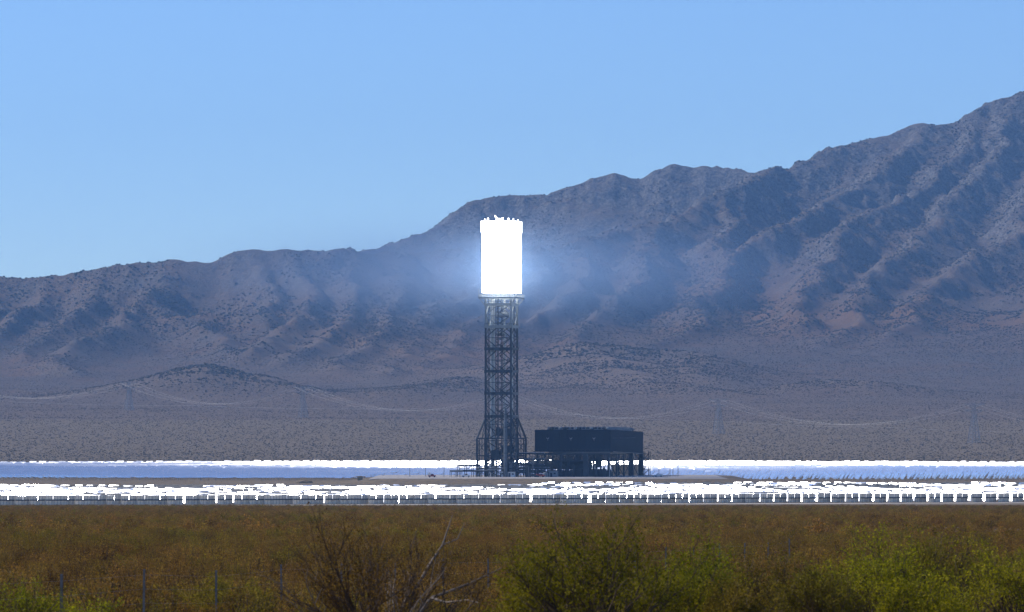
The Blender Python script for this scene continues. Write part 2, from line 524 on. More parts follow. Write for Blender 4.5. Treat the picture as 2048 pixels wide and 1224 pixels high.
mo = bpy.data.objects.new("mountain_range", gridmesh("mountain_range", MX2, MY2, MZ, np.abs(MX2) < .155 * MY2 + 60))
mo.data.materials.append(M['mountain'])
cv = np.empty(len(mo.data.vertices) * 3, np.float32); mo.data.vertices.foreach_get("co", cv); cv = cv.reshape(-1, 3)
def patches(nm, spots):
    v = np.zeros(len(cv))
    for px, py, Y, rx, ry, k in spots:
        p = P(px, py, Y)
        d = ((cv[:, 0] - p.x) / rx) ** 2 + ((cv[:, 1] - p.y) / ry) ** 2
        v = np.maximum(v, k * np.exp(-d))
    v = np.clip(v * (1 + .9 * fbm(cv[:, 0], cv[:, 1], 60, 3, 110)), 0, 1)
    a = mo.data.attributes.new(nm, 'FLOAT', 'POINT'); a.data.foreach_set("value", v.astype(np.float32))
patches("tan_ground", [(390, 750, 6130, 110, 130, .9), (1200, 730, 6500, 130, 330, .8), (1000, 720, 6700, 160, 400, .55), (1340, 760, 6200, 100, 160, .7), (1720, 768, 6180, 60, 60, .9), (800, 690, 7000, 150, 400, .45)])
patches("red_ground", [(1480, 540, 8200, 190, 420, .9), (1350, 500, 8500, 150, 350, .7), (1640, 600, 7700, 150, 380, .7), (1900, 600, 7800, 220, 380, .6), (960, 690, 7100, 160, 420, .6)])
C.objects.link(mo)
tag(mo, "brown and grey desert mountain range behind the solar field", None, None, 'structure')

# ground sheet
m, nt, b = newmat('desert_ground')
pos = N(nt, "ShaderNodeNewGeometry").outputs["Position"]
g1 = noise(nt, .012, 5, .6, pos); g2 = noise(nt, .3, 5, .65, pos); g3 = noise(nt, 3.0, 4, .6, pos)
c = mixc(nt, g1, (.172, .130, .080), (.215, .164, .104))
c = mixc(nt, ramp(nt, g2, [(.45, (0, 0, 0)), (.62, (1, 1, 1))]), c, (.12, .10, .070))
c = mixc(nt, ramp(nt, g3, [(.5, (0, 0, 0)), (.75, (.4, .4, .4))]), c, (.28, .21, .15))
nt.links.new(c, b.inputs["Base Color"])
b.inputs["Roughness"].default_value = 1.0
b.inputs["Specular IOR Level"].default_value = .05
bp = N(nt, "ShaderNodeBump"); bp.inputs["Strength"].default_value = .7; bp.inputs["Distance"].default_value = .3
nt.links.new(g2, bp.inputs["Height"]); nt.links.new(bp.outputs[0], b.inputs["Normal"])
M['ground'] = m
gy = np.concatenate([np.linspace(-300, 300, 90), np.linspace(310, 2400, 150), np.linspace(2408, 2800, 80), np.linspace(2815, 5100, 190), [5112.0]])
gu = np.linspace(-1, 1, 141)
GU, GYY = np.meshgrid(gu, gy)
GXX = GU * (260 + .17 * np.clip(GYY, 0, None))
gz = plain(GXX, GYY)
gz[-1] -= 1.5
go = bpy.data.objects.new("desert_ground", gridmesh("desert_ground", GXX, GYY, gz))
go.data.materials.append(M['ground']); C.objects.link(go)
tag(go, "brown desert plain reaching to the foot of the mountains", None, None, 'structure')

def gz1(x, y): return float(plain(x, y))

TX, TY = (1003 - 1024) / F * 2650, 2650.0
TURN = R(-14)
# gravel pad of the plant and the service road
def sheet(name, x0, x1, y0, y1, dz, mat, label, nx=40, ny=16):
    xs = np.linspace(x0, x1, nx); ys = np.linspace(y0, y1, ny)
    X, Y = np.meshgrid(xs, ys)
    o = bpy.data.objects.new(name, gridmesh(name, X, Y, plain(X, Y) + dz))
    o.data.materials.append(mat); C.objects.link(o)
    return tag(o, label, None, None, 'structure')
M['gravel'] = painted('pale_gravel', (.36, .33, .30), .95, 0, .12, .05)
sheet("gravel_pad", TX - 70, TX + 120, 2566, 2735, .05, M['gravel'], "pale gravel pad under the tower and the condenser")
M['bounce_pale'] = painted('added_bounce_strip_pale', (.56, .51, .43), .95, 0, .1, .05)  # pale colour for the added light-bouncing strip before the mirrors
M['road'] = painted('graded_dirt', (.27, .22, .17), .95, 0, .15, .04)
sheet("service_road", -600, 600, 2500, 2528, .05, M['road'], "graded dirt service road in front of the tower pad", 80, 8)

# ------------------------------------------------------------------ scatter helper (stuff only)
def source(name, mesh):
    return bpy.data.objects.new(name, mesh)      # never linked: only read by the scatter nodes

def scatter(name, pts, rots, scl, srcs, label, cat=None, which=None):
    n = len(pts)
    m = bpy.data.meshes.new(name)
    m.vertices.add(n); m.vertices.foreach_set("co", np.asarray(pts, np.float32).ravel())
    at = m.attributes.new("rot", 'FLOAT_VECTOR', 'POINT'); at.data.foreach_set("vector", np.asarray(rots, np.float32).ravel())
    at = m.attributes.new("scl", 'FLOAT', 'POINT'); at.data.foreach_set("value", np.asarray(scl, np.float32).ravel())
    if which is None: which = rng.integers(0, len(srcs), n)
    at = m.attributes.new("pick", 'INT', 'POINT'); at.data.foreach_set("value", np.asarray(which, np.int32))
    o = bpy.data.objects.new(name, m); C.objects.link(o)
    g = bpy.data.node_groups.new(name + "_nodes", 'GeometryNodeTree')
    g.interface.new_socket("Geometry", in_out='INPUT', socket_type='NodeSocketGeometry')
    g.interface.new_socket("Geometry", in_out='OUTPUT', socket_type='NodeSocketGeometry')
    gi = g.nodes.new("NodeGroupInput"); gout = g.nodes.new("NodeGroupOutput")
    jn = g.nodes.new("GeometryNodeJoinGeometry")
    def attr(nm, ty):
        a = g.nodes.new("GeometryNodeInputNamedAttribute"); a.data_type = ty
        a.inputs[0].default_value = nm
        return [s for s in a.outputs if s.enabled and s.name == "Attribute"][0]
    ra, sa_, pk = attr("rot", 'FLOAT_VECTOR'), attr("scl", 'FLOAT'), attr("pick", 'INT')
    for k, s in enumerate(srcs):
        oi = g.nodes.new("GeometryNodeObjectInfo"); oi.inputs["Object"].default_value = s
        oi.inputs["As Instance"].default_value = True
        ip = g.nodes.new("GeometryNodeInstanceOnPoints")
        cp = g.nodes.new("FunctionNodeCompare"); cp.data_type = 'INT'; cp.operation = 'EQUAL'
        ii = [q for q in cp.inputs if q.enabled]
        g.links.new(pk, ii[0]); ii[1].default_value = k
        e2r = g.nodes.new("FunctionNodeEulerToRotation")
        g.links.new(ra, e2r.inputs[0])
        g.links.new(gi.outputs[0], ip.inputs["Points"])
        g.links.new(cp.outputs[0], ip.inputs["Selection"])
        g.links.new(oi.outputs["Geometry"], ip.inputs["Instance"])
        g.links.new(e2r.outputs[0], ip.inputs["Rotation"])
        g.links.new(sa_, ip.inputs["Scale"])
        g.links.new(ip.outputs[0], jn.inputs[0])
    g.links.new(jn.outputs[0], gout.inputs[0])
    md = o.modifiers.new("scatter", 'NODES'); md.node_group = g
    return tag(o, label, cat, None, 'stuff')

# ------------------------------------------------------------------ the solar tower
tower = tag(empty("solar_tower", (TX, TY, 0), TURN), "tall steel lattice tower with a blazing white box receiver on top", "tower")
S = 14.2 / 2
def ringpts(h, z): return [Vector((-h, -h, z)), Vector((h, -h, z)), Vector((h, h, z)), Vector((-h, h, z))]
LEV = [33.0, 45.5, 57.6, 69.8, 81.9, 94.0]
SPLAY, BASE_T = 32.5, 21.0
SO = 22.0 / 2
for c in ringpts(S, 0):
    MB().bar((c.x, c.y, 0), (c.x, c.y, 70.5), .95).build("column", M['steel'], tower)
    MB().bar((c.x, c.y, 70.5), (c.x, c.y, 82), .95).build("column", M['steel'], tower)
    MB().bar((c.x, c.y, 82), (c.x, c.y, 98), .95).build("column", M['steel_lit_tone'], tower)
# intermediate face posts
for k in range(4):
    a, b_ = ringpts(S, 0)[k], ringpts(S, 0)[(k + 1) % 4]
    mpt = (a + b_) / 2
    MB().bar((mpt.x, mpt.y, 0), (mpt.x, mpt.y, 98), .38).build("face_post", M['steel'], tower)
for z in LEV:
    mb = MB(); q = ringpts(S + .35, z)
    for k in range(4): mb.bar(q[k], q[(k + 1) % 4], .8, 1.5)
    for t in np.linspace(-S + 1.5, S - 1.5, 5): mb.bar((t, -S, z - .2), (t, S, z - .2), .22, .4)
    lf = mb.build("level_frame", M['steel_lit_tone'] if z > 80 else M['steel'], tower)
    rl = MB(); q = ringpts(S + .5, z + 1.75)
    for k in range(4): rl.bar(q[k], q[(k + 1) % 4], .12)
    for k in range(4):
        for t in np.linspace(0, 1, 7)[:-1]:
            p = q[k].lerp(q[(k + 1) % 4], t); rl.bar(p, p - Vector((0, 0, 1.2)), .1)
    rl.build("guard_rail", M['steel'], lf)
bays = [(0.4, 8.0), (8.0, 15.5), (15.5, 24.0), (24.0, 33.0)] + list(zip(LEV[:-1], LEV[1:]))
for z0, z1 in bays:
    q0, q1 = ringpts(S, z0), ringpts(S, z1)
    zm = (z0 + z1) / 2
    for k in range(4):
        a0, b0, a1, b1 = q0[k], q0[(k + 1) % 4], q1[k], q1[(k + 1) % 4]
        m0, m1, am, bm_ = (a0 + b0) / 2, (a1 + b1) / 2, (a0 + a1) / 2, (b0 + b1) / 2
        mb = MB()
        mb.bar(m0, am, .44); mb.bar(am, m1, .44); mb.bar(m0, bm_, .44); mb.bar(bm_, m1, .44)
        mb.bar(am, bm_, .3)
        mb.build("cross_brace", M['steel_lit_tone'] if z0 > 80 else M['steel'], tower)
# splayed base
ti, to, bo = ringpts(S, SPLAY), ringpts(SO, BASE_T), ringpts(SO, 0)
for k in range(4):
    mb = MB(); mb.bar(ti[k], to[k], .8); mb.bar(to[k], bo[k], .9)
    mb.build("outer_leg", M['steel'], tower)
for z in (BASE_T, 11.5, 4.5):
    mb = MB(); q = ringpts(SO, z)
    for k in range(4): mb.bar(q[k], q[(k + 1) % 4], .55, .7)
    q2 = ringpts(S, z)
    for k in range(4): mb.bar(q[k], q2[k], .45)
    mb.build("base_frame", M['steel'], tower)
for k in range(4):
    a0, b0, a1, b1 = bo[k], bo[(k + 1) % 4], to[k], to[(k + 1) % 4]
    mb = MB()
    for s0, s1 in ((0, .25), (.25, .5), (.5, .75), (.75, 1)):
        pa, pb = a0.lerp(b0, s0), a0.lerp(b0, s1)
        for z0, z1 in ((0.3, 4.5), (4.5, 11.5), (11.5, 21)):
            u0, v0 = Vector((pa.x, pa.y, z0)), Vector((pb.x, pb.y, z0))
            u1, v1 = Vector((pa.x, pa.y, z1)), Vector((pb.x, pb.y, z1))
            if s0 in (0, .75): mb.bar(u0, v1, .28); mb.bar(v0, u1, .28)
        mb.bar((pb.x, pb.y, 0), (pb.x, pb.y, 21), .35)
    mb.build("base_brace", M['steel'], tower)
    mb = MB(); mm = (ti[k] + ti[(k + 1) % 4]) / 2; mb.bar(a1.lerp(b1, .5), ti[k], .35); mb.bar(a1.lerp(b1, .5), ti[(k + 1) % 4], .35)
    mb.build("base_brace", M['steel'], tower)
# core: lift shaft, stairs, pipes, tanks
mb = MB()
for sx_ in (-1, 1):
    for sy_ in (-1, 1): mb.bar((-1.2 + sx_ * 1.6, sy_ * 1.6, 0), (-1.2 + sx_ * 1.6, sy_ * 1.6, 97), .3)
for z in np.arange(3, 97, 3.0):
    mb.box((-1.2, 0, z), (3.4, 3.4, .25))
mb.build("lift_shaft", M['steel'], tower)
mb = MB(); side = 1
for z in np.arange(0, 96, 3.0):
    mb.bar((2.2 - side * 2.4, -3.6, z), (2.2 + side * 2.4, -3.6, z + 3.0), .9, .3)
    mb.box((2.2 + side * 2.9, -3.6, z + 3.0), (1.0, 1.6, .15)); side = -side
mb.build("stair_flight", M['steel'], tower)
for (x, y, r_, z1) in ((-4.6, -4.0, .55, 97), (-3.3, -3.2, .45, 97), (5.2, 3.4, .55, 97), (6.0, -1.0, .35, 97), (.6, 4.5, .5, 97), (-5.4, 2.0, .4, 97)):
    pp = MB().tube([(x, y, 0), (x, y, z1)], r_, 10).build("riser_pipe", M['pipe'], tower)
    for z in np.arange(8, 96, 12.1): MB().tube([(x, y, z - .2), (x, y, z + .2)], r_ * 1.5, 10).build("flange", M['steel_lite'], pp)
for (x, y, z, L, r_) in ((3.6, -1.0, 28.5, 6, 1.5), (4.4, 1.8, 23, 5, 1.7), (1.5, -2.5, 88.5, 7, 1.3), (-.5, 1, 78, 5, 1.2)):
    MB().tube([(x - L / 2, y, z), (x - L / 2 + .5, y, z), (x + L / 2 - .5, y, z), (x + L / 2, y, z)], [r_ * .6, r_, r_, r_ * .6], 14).build("steam_drum", M['steel_lite'], tower)
for (x, y, z, a, b_, c_) in ((2.5, -5.0, 24.5, 8, 3, 4), (-2, -4.5, 12, 5, 4, 5), (4, -5, 6, 5, 4, 7), (3.5, 0, 15, 5, 6, 4)):
    MB().box((x, y, z), (a, b_, c_)).build("machine_housing", M['steel'], tower)
# top platform and receiver
PH = 20.4 / 2
mb = MB(); q = ringpts(PH, 97.6)
for k in range(4): mb.bar(q[k], q[(k + 1) % 4], .5, .9)
for t in np.linspace(-PH + 1, PH - 1, 9):
    mb.bar((t, -PH, 97.5), (t, PH, 97.5), .25, .4); mb.bar((-PH, t, 97.3), (PH, t, 97.3), .25, .3)
for k in range(4):
    mb.bar(q[k] * 1.0, Vector((ringpts(S, 0)[k].x, ringpts(S, 0)[k].y, 93.2)), .4)
plat = mb.build("top_platform", M['steel_lit_tone'], tower)
mb = MB(); q = ringpts(PH + .1, 99.4)
for k in range(4):
    mb.bar(q[k], q[(k + 1) % 4], .14); mb.bar(q[k] - Vector((0, 0, .6)), q[(k + 1) % 4] - Vector((0, 0, .6)), .12)
    for t in np.linspace(0, 1, 11)[:-1]:
        p = q[k].lerp(q[(k + 1) % 4], t); mb.bar(p, p - Vector((0, 0, 1.6)), .13)
mb.bar((-PH, -PH, 98), (-PH, -PH, 102.5), .25); mb.bar((-PH + 1.6, -PH, 98), (-PH + 1.6, -PH, 101.2), .2)
mb.build("guard_rail", M['steel_lit_tone'], plat)
for x in np.linspace(-6.5, 6.5, 6):
    for y in (-6.5, 0, 6.5): MB().bar((x, y, 97.7), (x, y, 100.4), .4).build("receiver_support", M['steel_lite'], tower)
MB().tube([(6.5, -7.4, 96), (6.6, -7.6, 92), (7.0, -7.6, 91), (6.6, -7.6, 90), (6.4, -7.6, 87)], .2, 6).build("drain_pipe", M['white'], tower)
h = 17.4 / 2
rec = empty("receiver", (0, 0, 0)); rec.parent = tower
npan = 9
for k in range(4):
    rot = Matrix.Rotation(k * math.pi / 2, 4, 'Z')
    for j in range(npan):
        ww = 2 * (h - .15) / npan
        x = -h + .15 + (j + .5) * ww
        dep = .10 if j % 2 else .16
        for z0, z1 in ((100.4, 111.0), (111.05, 133.2)):
            mb = MB(); mb.box((x, -h - dep / 2 + .1, (z0 + z1) / 2), (ww - .03, .3 + dep + (.12 if z0 < 105 else 0), z1 - z0))
            mb.v = [tuple(rot @ Vector(v)) for v in mb.v]
            if j == 0 and k < 10: pass
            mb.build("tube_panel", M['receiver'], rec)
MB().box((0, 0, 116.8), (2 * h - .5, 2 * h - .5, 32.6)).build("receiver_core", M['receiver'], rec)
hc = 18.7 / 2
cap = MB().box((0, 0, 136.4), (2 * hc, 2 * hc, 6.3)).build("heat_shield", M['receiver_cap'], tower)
for (x, y, hh, r_) in ((-7.6, -7, 1.7, .32), (-5.6, -8, 2.3, .5), (2.6, -8, 2.5, .5), (5.9, -8, 2.1, .42), (8.2, -6, 1.8, .3), (7.5, 7, 1.6, .3)):
    MB().tube([(x, y, 139.5), (x, y, 139.5 + hh * .7), (x, y, 139.6 + hh * .7)], [r_, r_, r_ * .5], 8).build("vent", M['receiver_cap'], tower)
mb = MB(); mb.bar((-.9, -7, 139.5), (-.9, -7, 141.4), .8); mb.bar((-.6, -7, 141.0), (-1.9, -7, 142.4), .5); mb.bar((-1.9, -7, 142.6), (-1.9, -7, 141.6), .35); mb.box((.2, -7, 140.5), (1.8, 1, .9))
mb.build("roof_hoist", M['receiver_cap'], tower)

def loc(px, dy, z=0.0):
    """spot on the pad: picture column px, dy metres beyond the tower's own distance"""
    Y = TY + dy
    x = (px - 1024) / F * Y
    return (x, Y, z + gz1(x, Y))

# tall slender stack in front of the tower
st = tag(empty("steel_stack", loc(1011, -14)), "slender grey pipe stack standing in front of the lattice tower", "stack")
MB().tube([(0, 0, 0), (0, 0, 30), (0, 0, 31), (0, 0, 37.5)], [1.05, 1.0, .75, .7], 18).build("shell", M['steel_mid'], st)
for z in (6, 13, 20, 27, 34): MB().tube([(0, 0, z - .15), (0, 0, z + .15)], 1.15, 18).build("band", M['steel'], st)
mb = MB(); mb.bar((.95, -.6, 0), (.95, -.6, 36), .1); mb.bar((1.25, -.6, 0), (1.25, -.6, 36), .1)
for z in np.arange(.5, 36, .9): mb.bar((.95, -.6, z), (1.25, -.6, z), .08)
mb.build("ladder", M['steel'], st)

# ------------------------------------------------------------------ air-cooled condenser
NCx = loc(1221.5, -8)
cond = tag(empty("air_cooled_condenser", (NCx[0], NCx[1], 0), TURN), "big dark blue-grey walled condenser raised on steel legs beside the tower", "condenser")
W, Dp = 42.6, 82.0             # local: x from -W..0, y from 0..Dp ; near corner at the origin
ZB, ZT = 13.9, 25.7
def wallpanel(a, b_, za, zb, ta, tb, name, thick=.25):
    mb = MB()
    a, b_ = Vector(a), Vector(b_)
    d = (b_ - a).normalized(); nrm = Vector((d.y, -d.x, 0)) * thick
    v = [Vector((a.x, a.y, za)), Vector((b_.x, b_.y, zb)), Vector((b_.x, b_.y, tb)), Vector((a.x, a.y, ta))]
    v += [p - nrm for p in v]
    mb.faces(v, [(0, 1, 2, 3), (7, 6, 5, 4), (0, 4, 5, 1), (1, 5, 6, 2), (2, 6, 7, 3), (3, 7, 4, 0)])
    return mb.build(name, M['wall'], cond)
for k in range(12):            # wind wall sheets
    x0, x1 = -W + W * k / 12, -W + W * (k + 1) / 12 - .05
    wallpanel((x0, 0, 0), (x1, 0, 0), ZB, ZB, ZT, ZT, "wall_panel")
    wallpanel((x1, Dp, 0), (x0, Dp, 0), ZB - 1.7, ZB - 1.7, ZT - 1.3, ZT - 1.3, "wall_panel")
for k in range(16):
    y0, y1 = Dp * k / 16 + .01, Dp * (k + 1) / 16 - .05
    s0, s1 = y0 / Dp, y1 / Dp
    wallpanel((0, y0, 0), (0, y1, 0), ZB - 1.7 * s0, ZB - 1.7 * s1, ZT - 1.3 * s0, ZT - 1.3 * s1, "wall_panel")
    wallpanel((-W, y1, 0), (-W, y0, 0), ZB - 1.7 * s1, ZB - 1.7 * s0, ZT - 1.3 * s1, ZT - 1.3 * s0, "wall_panel")
MB().box((-W / 2, Dp / 2, ZB - 1.2), (W - 1, Dp - 1, .5)).build("fan_deck", M['steel'], cond)
mb = MB(); mb.bar((-W - .6, -.7, ZB - .1), (.6, -.7, ZB - .1), 1.3, .35)
mb.bar((.7, -.7, ZB - .1), (.7, Dp, ZB - 1.8), 1.3, .35)
for x in np.arange(-W, .5, 2.2): mb.bar((x, -1.2, ZB), (x, -1.2, ZB + 1.2), .1)
mb.bar((-W - .6, -1.2, ZB + 1.2), (.6, -1.2, ZB + 1.2), .12)
mb.build("walkway", M['steel'], cond)
# roof: steam ducts along the ridges and tube bundle ends
for k in range(5):
    x = -W + 7.6 + k * 7.6
    MB().tube([(x, 6, ZT + .5), (x, 7, ZT + .5), (x, Dp - 9, ZT - .2), (x, Dp - 8, ZT - .2)], [.9, 1.25, 1.25, .9], 12).build("steam_duct", M['steel'], cond)
    mb = MB()
    for j in range(14):
        y = 7.5 + j * 4.1
        for sgn in (-1, 1):
            mb.bar((x, y, ZT + 1.0 - .7 * y / Dp), (x + sgn * 3.2, y, ZT - 5.5), .3, 3.6)
    mb.build("tube_bundle", M['steel_lite'], cond)
rr_ = random.Random(4)
for j in range(15):
    x = -W + 8.6 + j * 2.2
    MB().tube([(x, 5.3, ZT + .35), (x, 5.3, ZT + 1.2 + rr_.uniform(0, .15)), (x, 5.3, ZT + 1.45)], [.85, .85, .5], 10).build("duct_end", M['steel_lite'] if j % 4 == 2 else M['steel'], cond)
for (x, z) in ((-W + 7.4, 20.6), (-W + 20.4, 20.6), (-W + 33.3, 20.6)):   # lamps on the wall
    mb = MB(); mb.bar((x, -.05, z - .9), (x, -.5, z), .16); mb.bar((x, -.5, z), (x - .75, -.6, z + .75), .3); mb.bar((x, -.5, z), (x + .75, -.6, z + .75), .3)
    mb.build("wall_lamp", M['steel_lite'], cond)
# legs, braces, ducts below
for i, x in enumerate((-W + 1.2, -W * .66, -W * .33, -1.0)):
    for j, y in enumerate((1.0, 18.5, 37, 55.5, Dp - 1)):
        big_leg = (i == 3 and j in (3, 4)) or (i == 2 and j == 0)
        MB().bar((x, y, 0), (x, y, ZB - 1.4), 2.6 if big_leg else .85).build("leg", M['steel'], cond)
for y in (1.0, 18.5, 37, 55.5, Dp - 1):
    mb = MB()
    for k in range(12):
        x0, x1 = -W + 1.2 + k * (W - 2.2) / 12, -W + 1.2 + (k + 1) * (W - 2.2) / 12
        mb.bar((x0, y, ZB - 1.6), ((x0 + x1) / 2, y, ZB - 5.2), .26); mb.bar(((x0 + x1) / 2, y, ZB - 5.2), (x1, y, ZB - 1.6), .26)
    mb.bar((-W + 1, y, ZB - 5.2), (-1, y, ZB - 5.2), .4); mb.bar((-W + 1, y, ZB - 1.7), (-1, y, ZB - 1.7), .6)
    mb.build("truss", M['steel'], cond)
for x in (-W + 1.2, -W * .66, -W * .33, -1.0):
    mb = MB()
    for k in range(16):
        y0, y1 = 1 + k * (Dp - 2) / 16, 1 + (k + 1) * (Dp - 2) / 16
        mb.bar((x, y0, ZB - 2.0), (x, (y0 + y1) / 2, ZB - 5.4), .26); mb.bar((x, (y0 + y1) / 2, ZB - 5.4), (x, y1, ZB - 2.0), .26)
    for y in (1.0, 18.5, 37, 55.5):
        mb.bar((x, y, .3), (x, y + 17.5, ZB - 5.4), .3); mb.bar((x, y + 17.5, .3), (x, y, ZB - 5.4), .3)
    mb.bar((x, 1, ZB - 5.4), (x, Dp - 1, ZB - 5.4), .4)
    mb.build("truss", M['steel'], cond)
MB().tube([(-W - 9, 22, 6.2), (-W + 3, 22, 6.2), (-16, 22, 6.2)], 2.4, 16).build("exhaust_duct", M['steel'], cond)
for x in (-W * .55, -W * .28):
    MB().tube([(x, 22, 5), (x, 22, ZB - 1.2)], 1.9, 16).build("riser_duct", M['steel'], cond)
for (x, y, a, b_, c_) in ((-30, 8, 14, 5, 3.6), (-13, 9, 16, 5, 4.2), (-6, 14, 5, 7, 3.4), (-20, 30, 28, 4, 2.6)):
    MB().box((x, y, c_ / 2), (a, b_, c_)).build("machine_housing", M['steel'], cond)
for k in range(9):
    x = -W + 4 + k * 4.2
    MB().tube([(x, 5, 0), (x, 5, 4.0 + (k * 37 % 5) * .8), (x, 5, 4.4 + (k * 37 % 5) * .8)], [.7, .7, .3], 10).build("pump", M['steel'], cond)
mb = MB()                      # stair tower on the right end
for x in (1.4, 4.4):
    for y in (Dp - 6, Dp - 2): mb.bar((x, y, 0), (x, y, ZB - .5), .35)
for z in (3.2, 6.4, 9.6, 12.0):
    mb.box((2.9, Dp - 4, z), (4.2, 4.8, .3)); mb.bar((1.4, Dp - 6, z - 3), (4.4, Dp - 6, z), .35)
mb.build("stair_tower", M['steel'], cond)

# ------------------------------------------------------------------ plant around the tower foot
def boxbuilding(name, px, dy, w_, d_, h_, mat, label, cat, rz=TURN):
    o = tag(empty(name, loc(px, dy), rz), label, cat)
    MB().box((0, 0, h_ / 2), (w_, d_, h_)).build("wall", mat, o)
    MB().box((0, 0, h_ + .12), (w_ + .5, d_ + .5, .24)).build("roof", M['steel_lite'], o)
    MB().box((-w_ * .2, -d_ / 2 - .05, 1.1), (1.0, .1, 2.2)).build("door", M['steel'], o)
    MB().box((w_ * .22, -d_ / 2 - .04, h_ * .6), (1.1, .08, .8)).build("louvre", M['steel'], o)
    return o
boxbuilding("equipment_shelter", 1023.5, -13, 4.4, 3, 2.7, M['white'], "white equipment shelter right of the grey stack foot", "shelter")
boxbuilding("equipment_shelter", 1003.5, -13, 1.9, 2, 3.0, M['white'], "narrow white cabinet left of the grey stack foot", "cabinet")
boxbuilding("control_building", 1252, 95, 15, 8, 6.2, M['beige'], "beige building seen through the condenser legs", "building")
boxbuilding("switch_house", 1107, -12, 4.6, 3, 3.2, M['steel_lite'], "grey switch house under the left end of the condenser", "switch house")
boxbuilding("equipment_shelter", 1028, -9, 4.6, 3, 8.0, M['steel_lite'], "tall grey machine house behind the white equipment shelter", "machine house")

def piperack(px, dy, L, D_, H_, label, tiers=2, mat='steel'):
    o = tag(empty("pipe_rack", loc(px, dy), TURN), label, "pipe rack")
    n = max(2, int(L / 3.2))
    for k in range(n + 1):
        x = -L / 2 + L * k / n
        mb = MB()
        for y in (-D_ / 2, D_ / 2): mb.bar((x, y, 0), (x, y, H_), .28)
        for t in range(tiers): mb.bar((x, -D_ / 2, H_ * (t + 1) / tiers), (x, D_ / 2, H_ * (t + 1) / tiers), .25)
        mb.build("rack_frame", M[mat], o)
    for t in range(tiers):
        z = H_ * (t + 1) / tiers
        mb = MB()
        for y in (-D_ / 2, D_ / 2): mb.bar((-L / 2, y, z), (L / 2, y, z), .22, .35)
        mb.build("rack_beam", M[mat], o)
        for y, r_ in ((-D_ * .25, .24), (.1, .18), (D_ * .28, .3)):
            MB().tube([(-L / 2 - .4, y, z + .2 + r_), (L / 2 + .4, y, z + .2 + r_)], r_, 8).build("pipe", M['pipe'] if r_ > .25 else M['steel'], o)
    mb = MB()
    for k in (0, n // 2):
        x0, x1 = -L / 2 + L * k / n, -L / 2 + L * (k + 1) / n
        mb.bar((x0, -D_ / 2, H_ / tiers), (x1, -D_ / 2, H_), .16); mb.bar((x1, -D_ / 2, H_ / tiers), (x0, -D_ / 2, H_), .16)
    mb.build("brace", M[mat], o)
    return o
piperack(938, -6, 12, 4, 6.0, "two-tier pipe rack left of the lattice tower")
piperack(912, -8, 6, 3, 2.9, "low pipe rack at the left end of the plant", 1, 'steel_lite')
piperack(968, -12, 11, 4, 3.0, "low pipe rack before the tower's left legs", 1)
piperack(991, -13, 7, 3, 4.2, "pale steel frame rack before the tower base", 1, 'steel_lite')
piperack(1062, -6, 14, 6, 12.5, "tall dense pipe rack between tower and condenser", 4)
piperack(1080, -10, 9, 4, 4.6, "short pipe rack under the condenser's left edge", 2)
piperack(1044, -12, 9, 5, 7.0, "three-tier pipe rack at the tower's right foot", 3)

def tank(px, dy, r_, h_, mat, label):
    o = tag(empty("storage_tank", loc(px, dy)), label, "tank")
    MB().tube([(0, 0, 0), (0, 0, h_ * .85), (0, 0, h_ * .97), (0, 0, h_)], [r_, r_, r_ * .6, r_ * .1], 18).build("shell", mat, o)
    mb = MB()
    for k in range(4):
        a = k * math.pi / 2 + .4
        mb.bar((math.cos(a) * r_ * 1.05, math.sin(a) * r_ * 1.05, 0), (math.cos(a) * r_ * 1.05, math.sin(a) * r_ * 1.05, h_ * .6), .15)
    mb.build("support", M['steel'], o)
    MB().tube([(0, -r_ - .2, .4), (0, -r_ - .2, h_ * .9), (0, 0, h_ * .98)], .1, 6).build("outlet_pipe", M['steel_lite'], o)
tank(1057, -16, 1.6, 6.2, M['steel'], "dark upright tank at the foot of the tall pipe rack")
tank(1073, -14, 1.2, 4.6, M['steel'], "small dark tank right of the tall pipe rack")
tank(1091, -16, 1.4, 2.6, M['steel_lite'], "squat grey tank beneath the condenser's left corner")

def lamppost(px, dy, h_, label):
    o = tag(empty("lamp_post", loc(px, dy)), label, "lamp post", "thin lamp posts around the plant")
    MB().tube([(0, 0, 0), (0, 0, h_)], [.2, .11], 6).build("pole", M['steel_lite'], o)
    MB().bar((0, 0, h_), (-.9, 0, h_ + .1), .12).build("arm", M['steel_lite'], o)
    MB().box((-1.1, 0, h_ + .05), (.8, .4, .18)).build("lamp_head", M['steel'], o)
    MB().box((0, 0, .2), (.6, .6, .4)).build("footing", M['concrete'], o)
lamppost(819.5, 6, 10.5, "leftmost thin lamp post left of the tower")
lamppost(851, 6, 9.5, "second thin lamp post left of the tower")
lamppost(888, 6, 8.5, "thin lamp post nearest the left pipe racks")
lamppost(1066, -17, 11, "pale lamp post before the tall pipe rack")
lamppost(1219, -22, 10.5, "lamp post at the condenser's near corner")
lamppost(1318, 10, 9.0, "first thin lamp post right of the condenser")
lamppost(1340, 14, 8.0, "second thin lamp post right of the condenser")
lamppost(1346, 22, 9.0, "third thin lamp post right of the condenser")
lamppost(1356, 8, 8.4, "rightmost thin lamp post beyond the condenser")

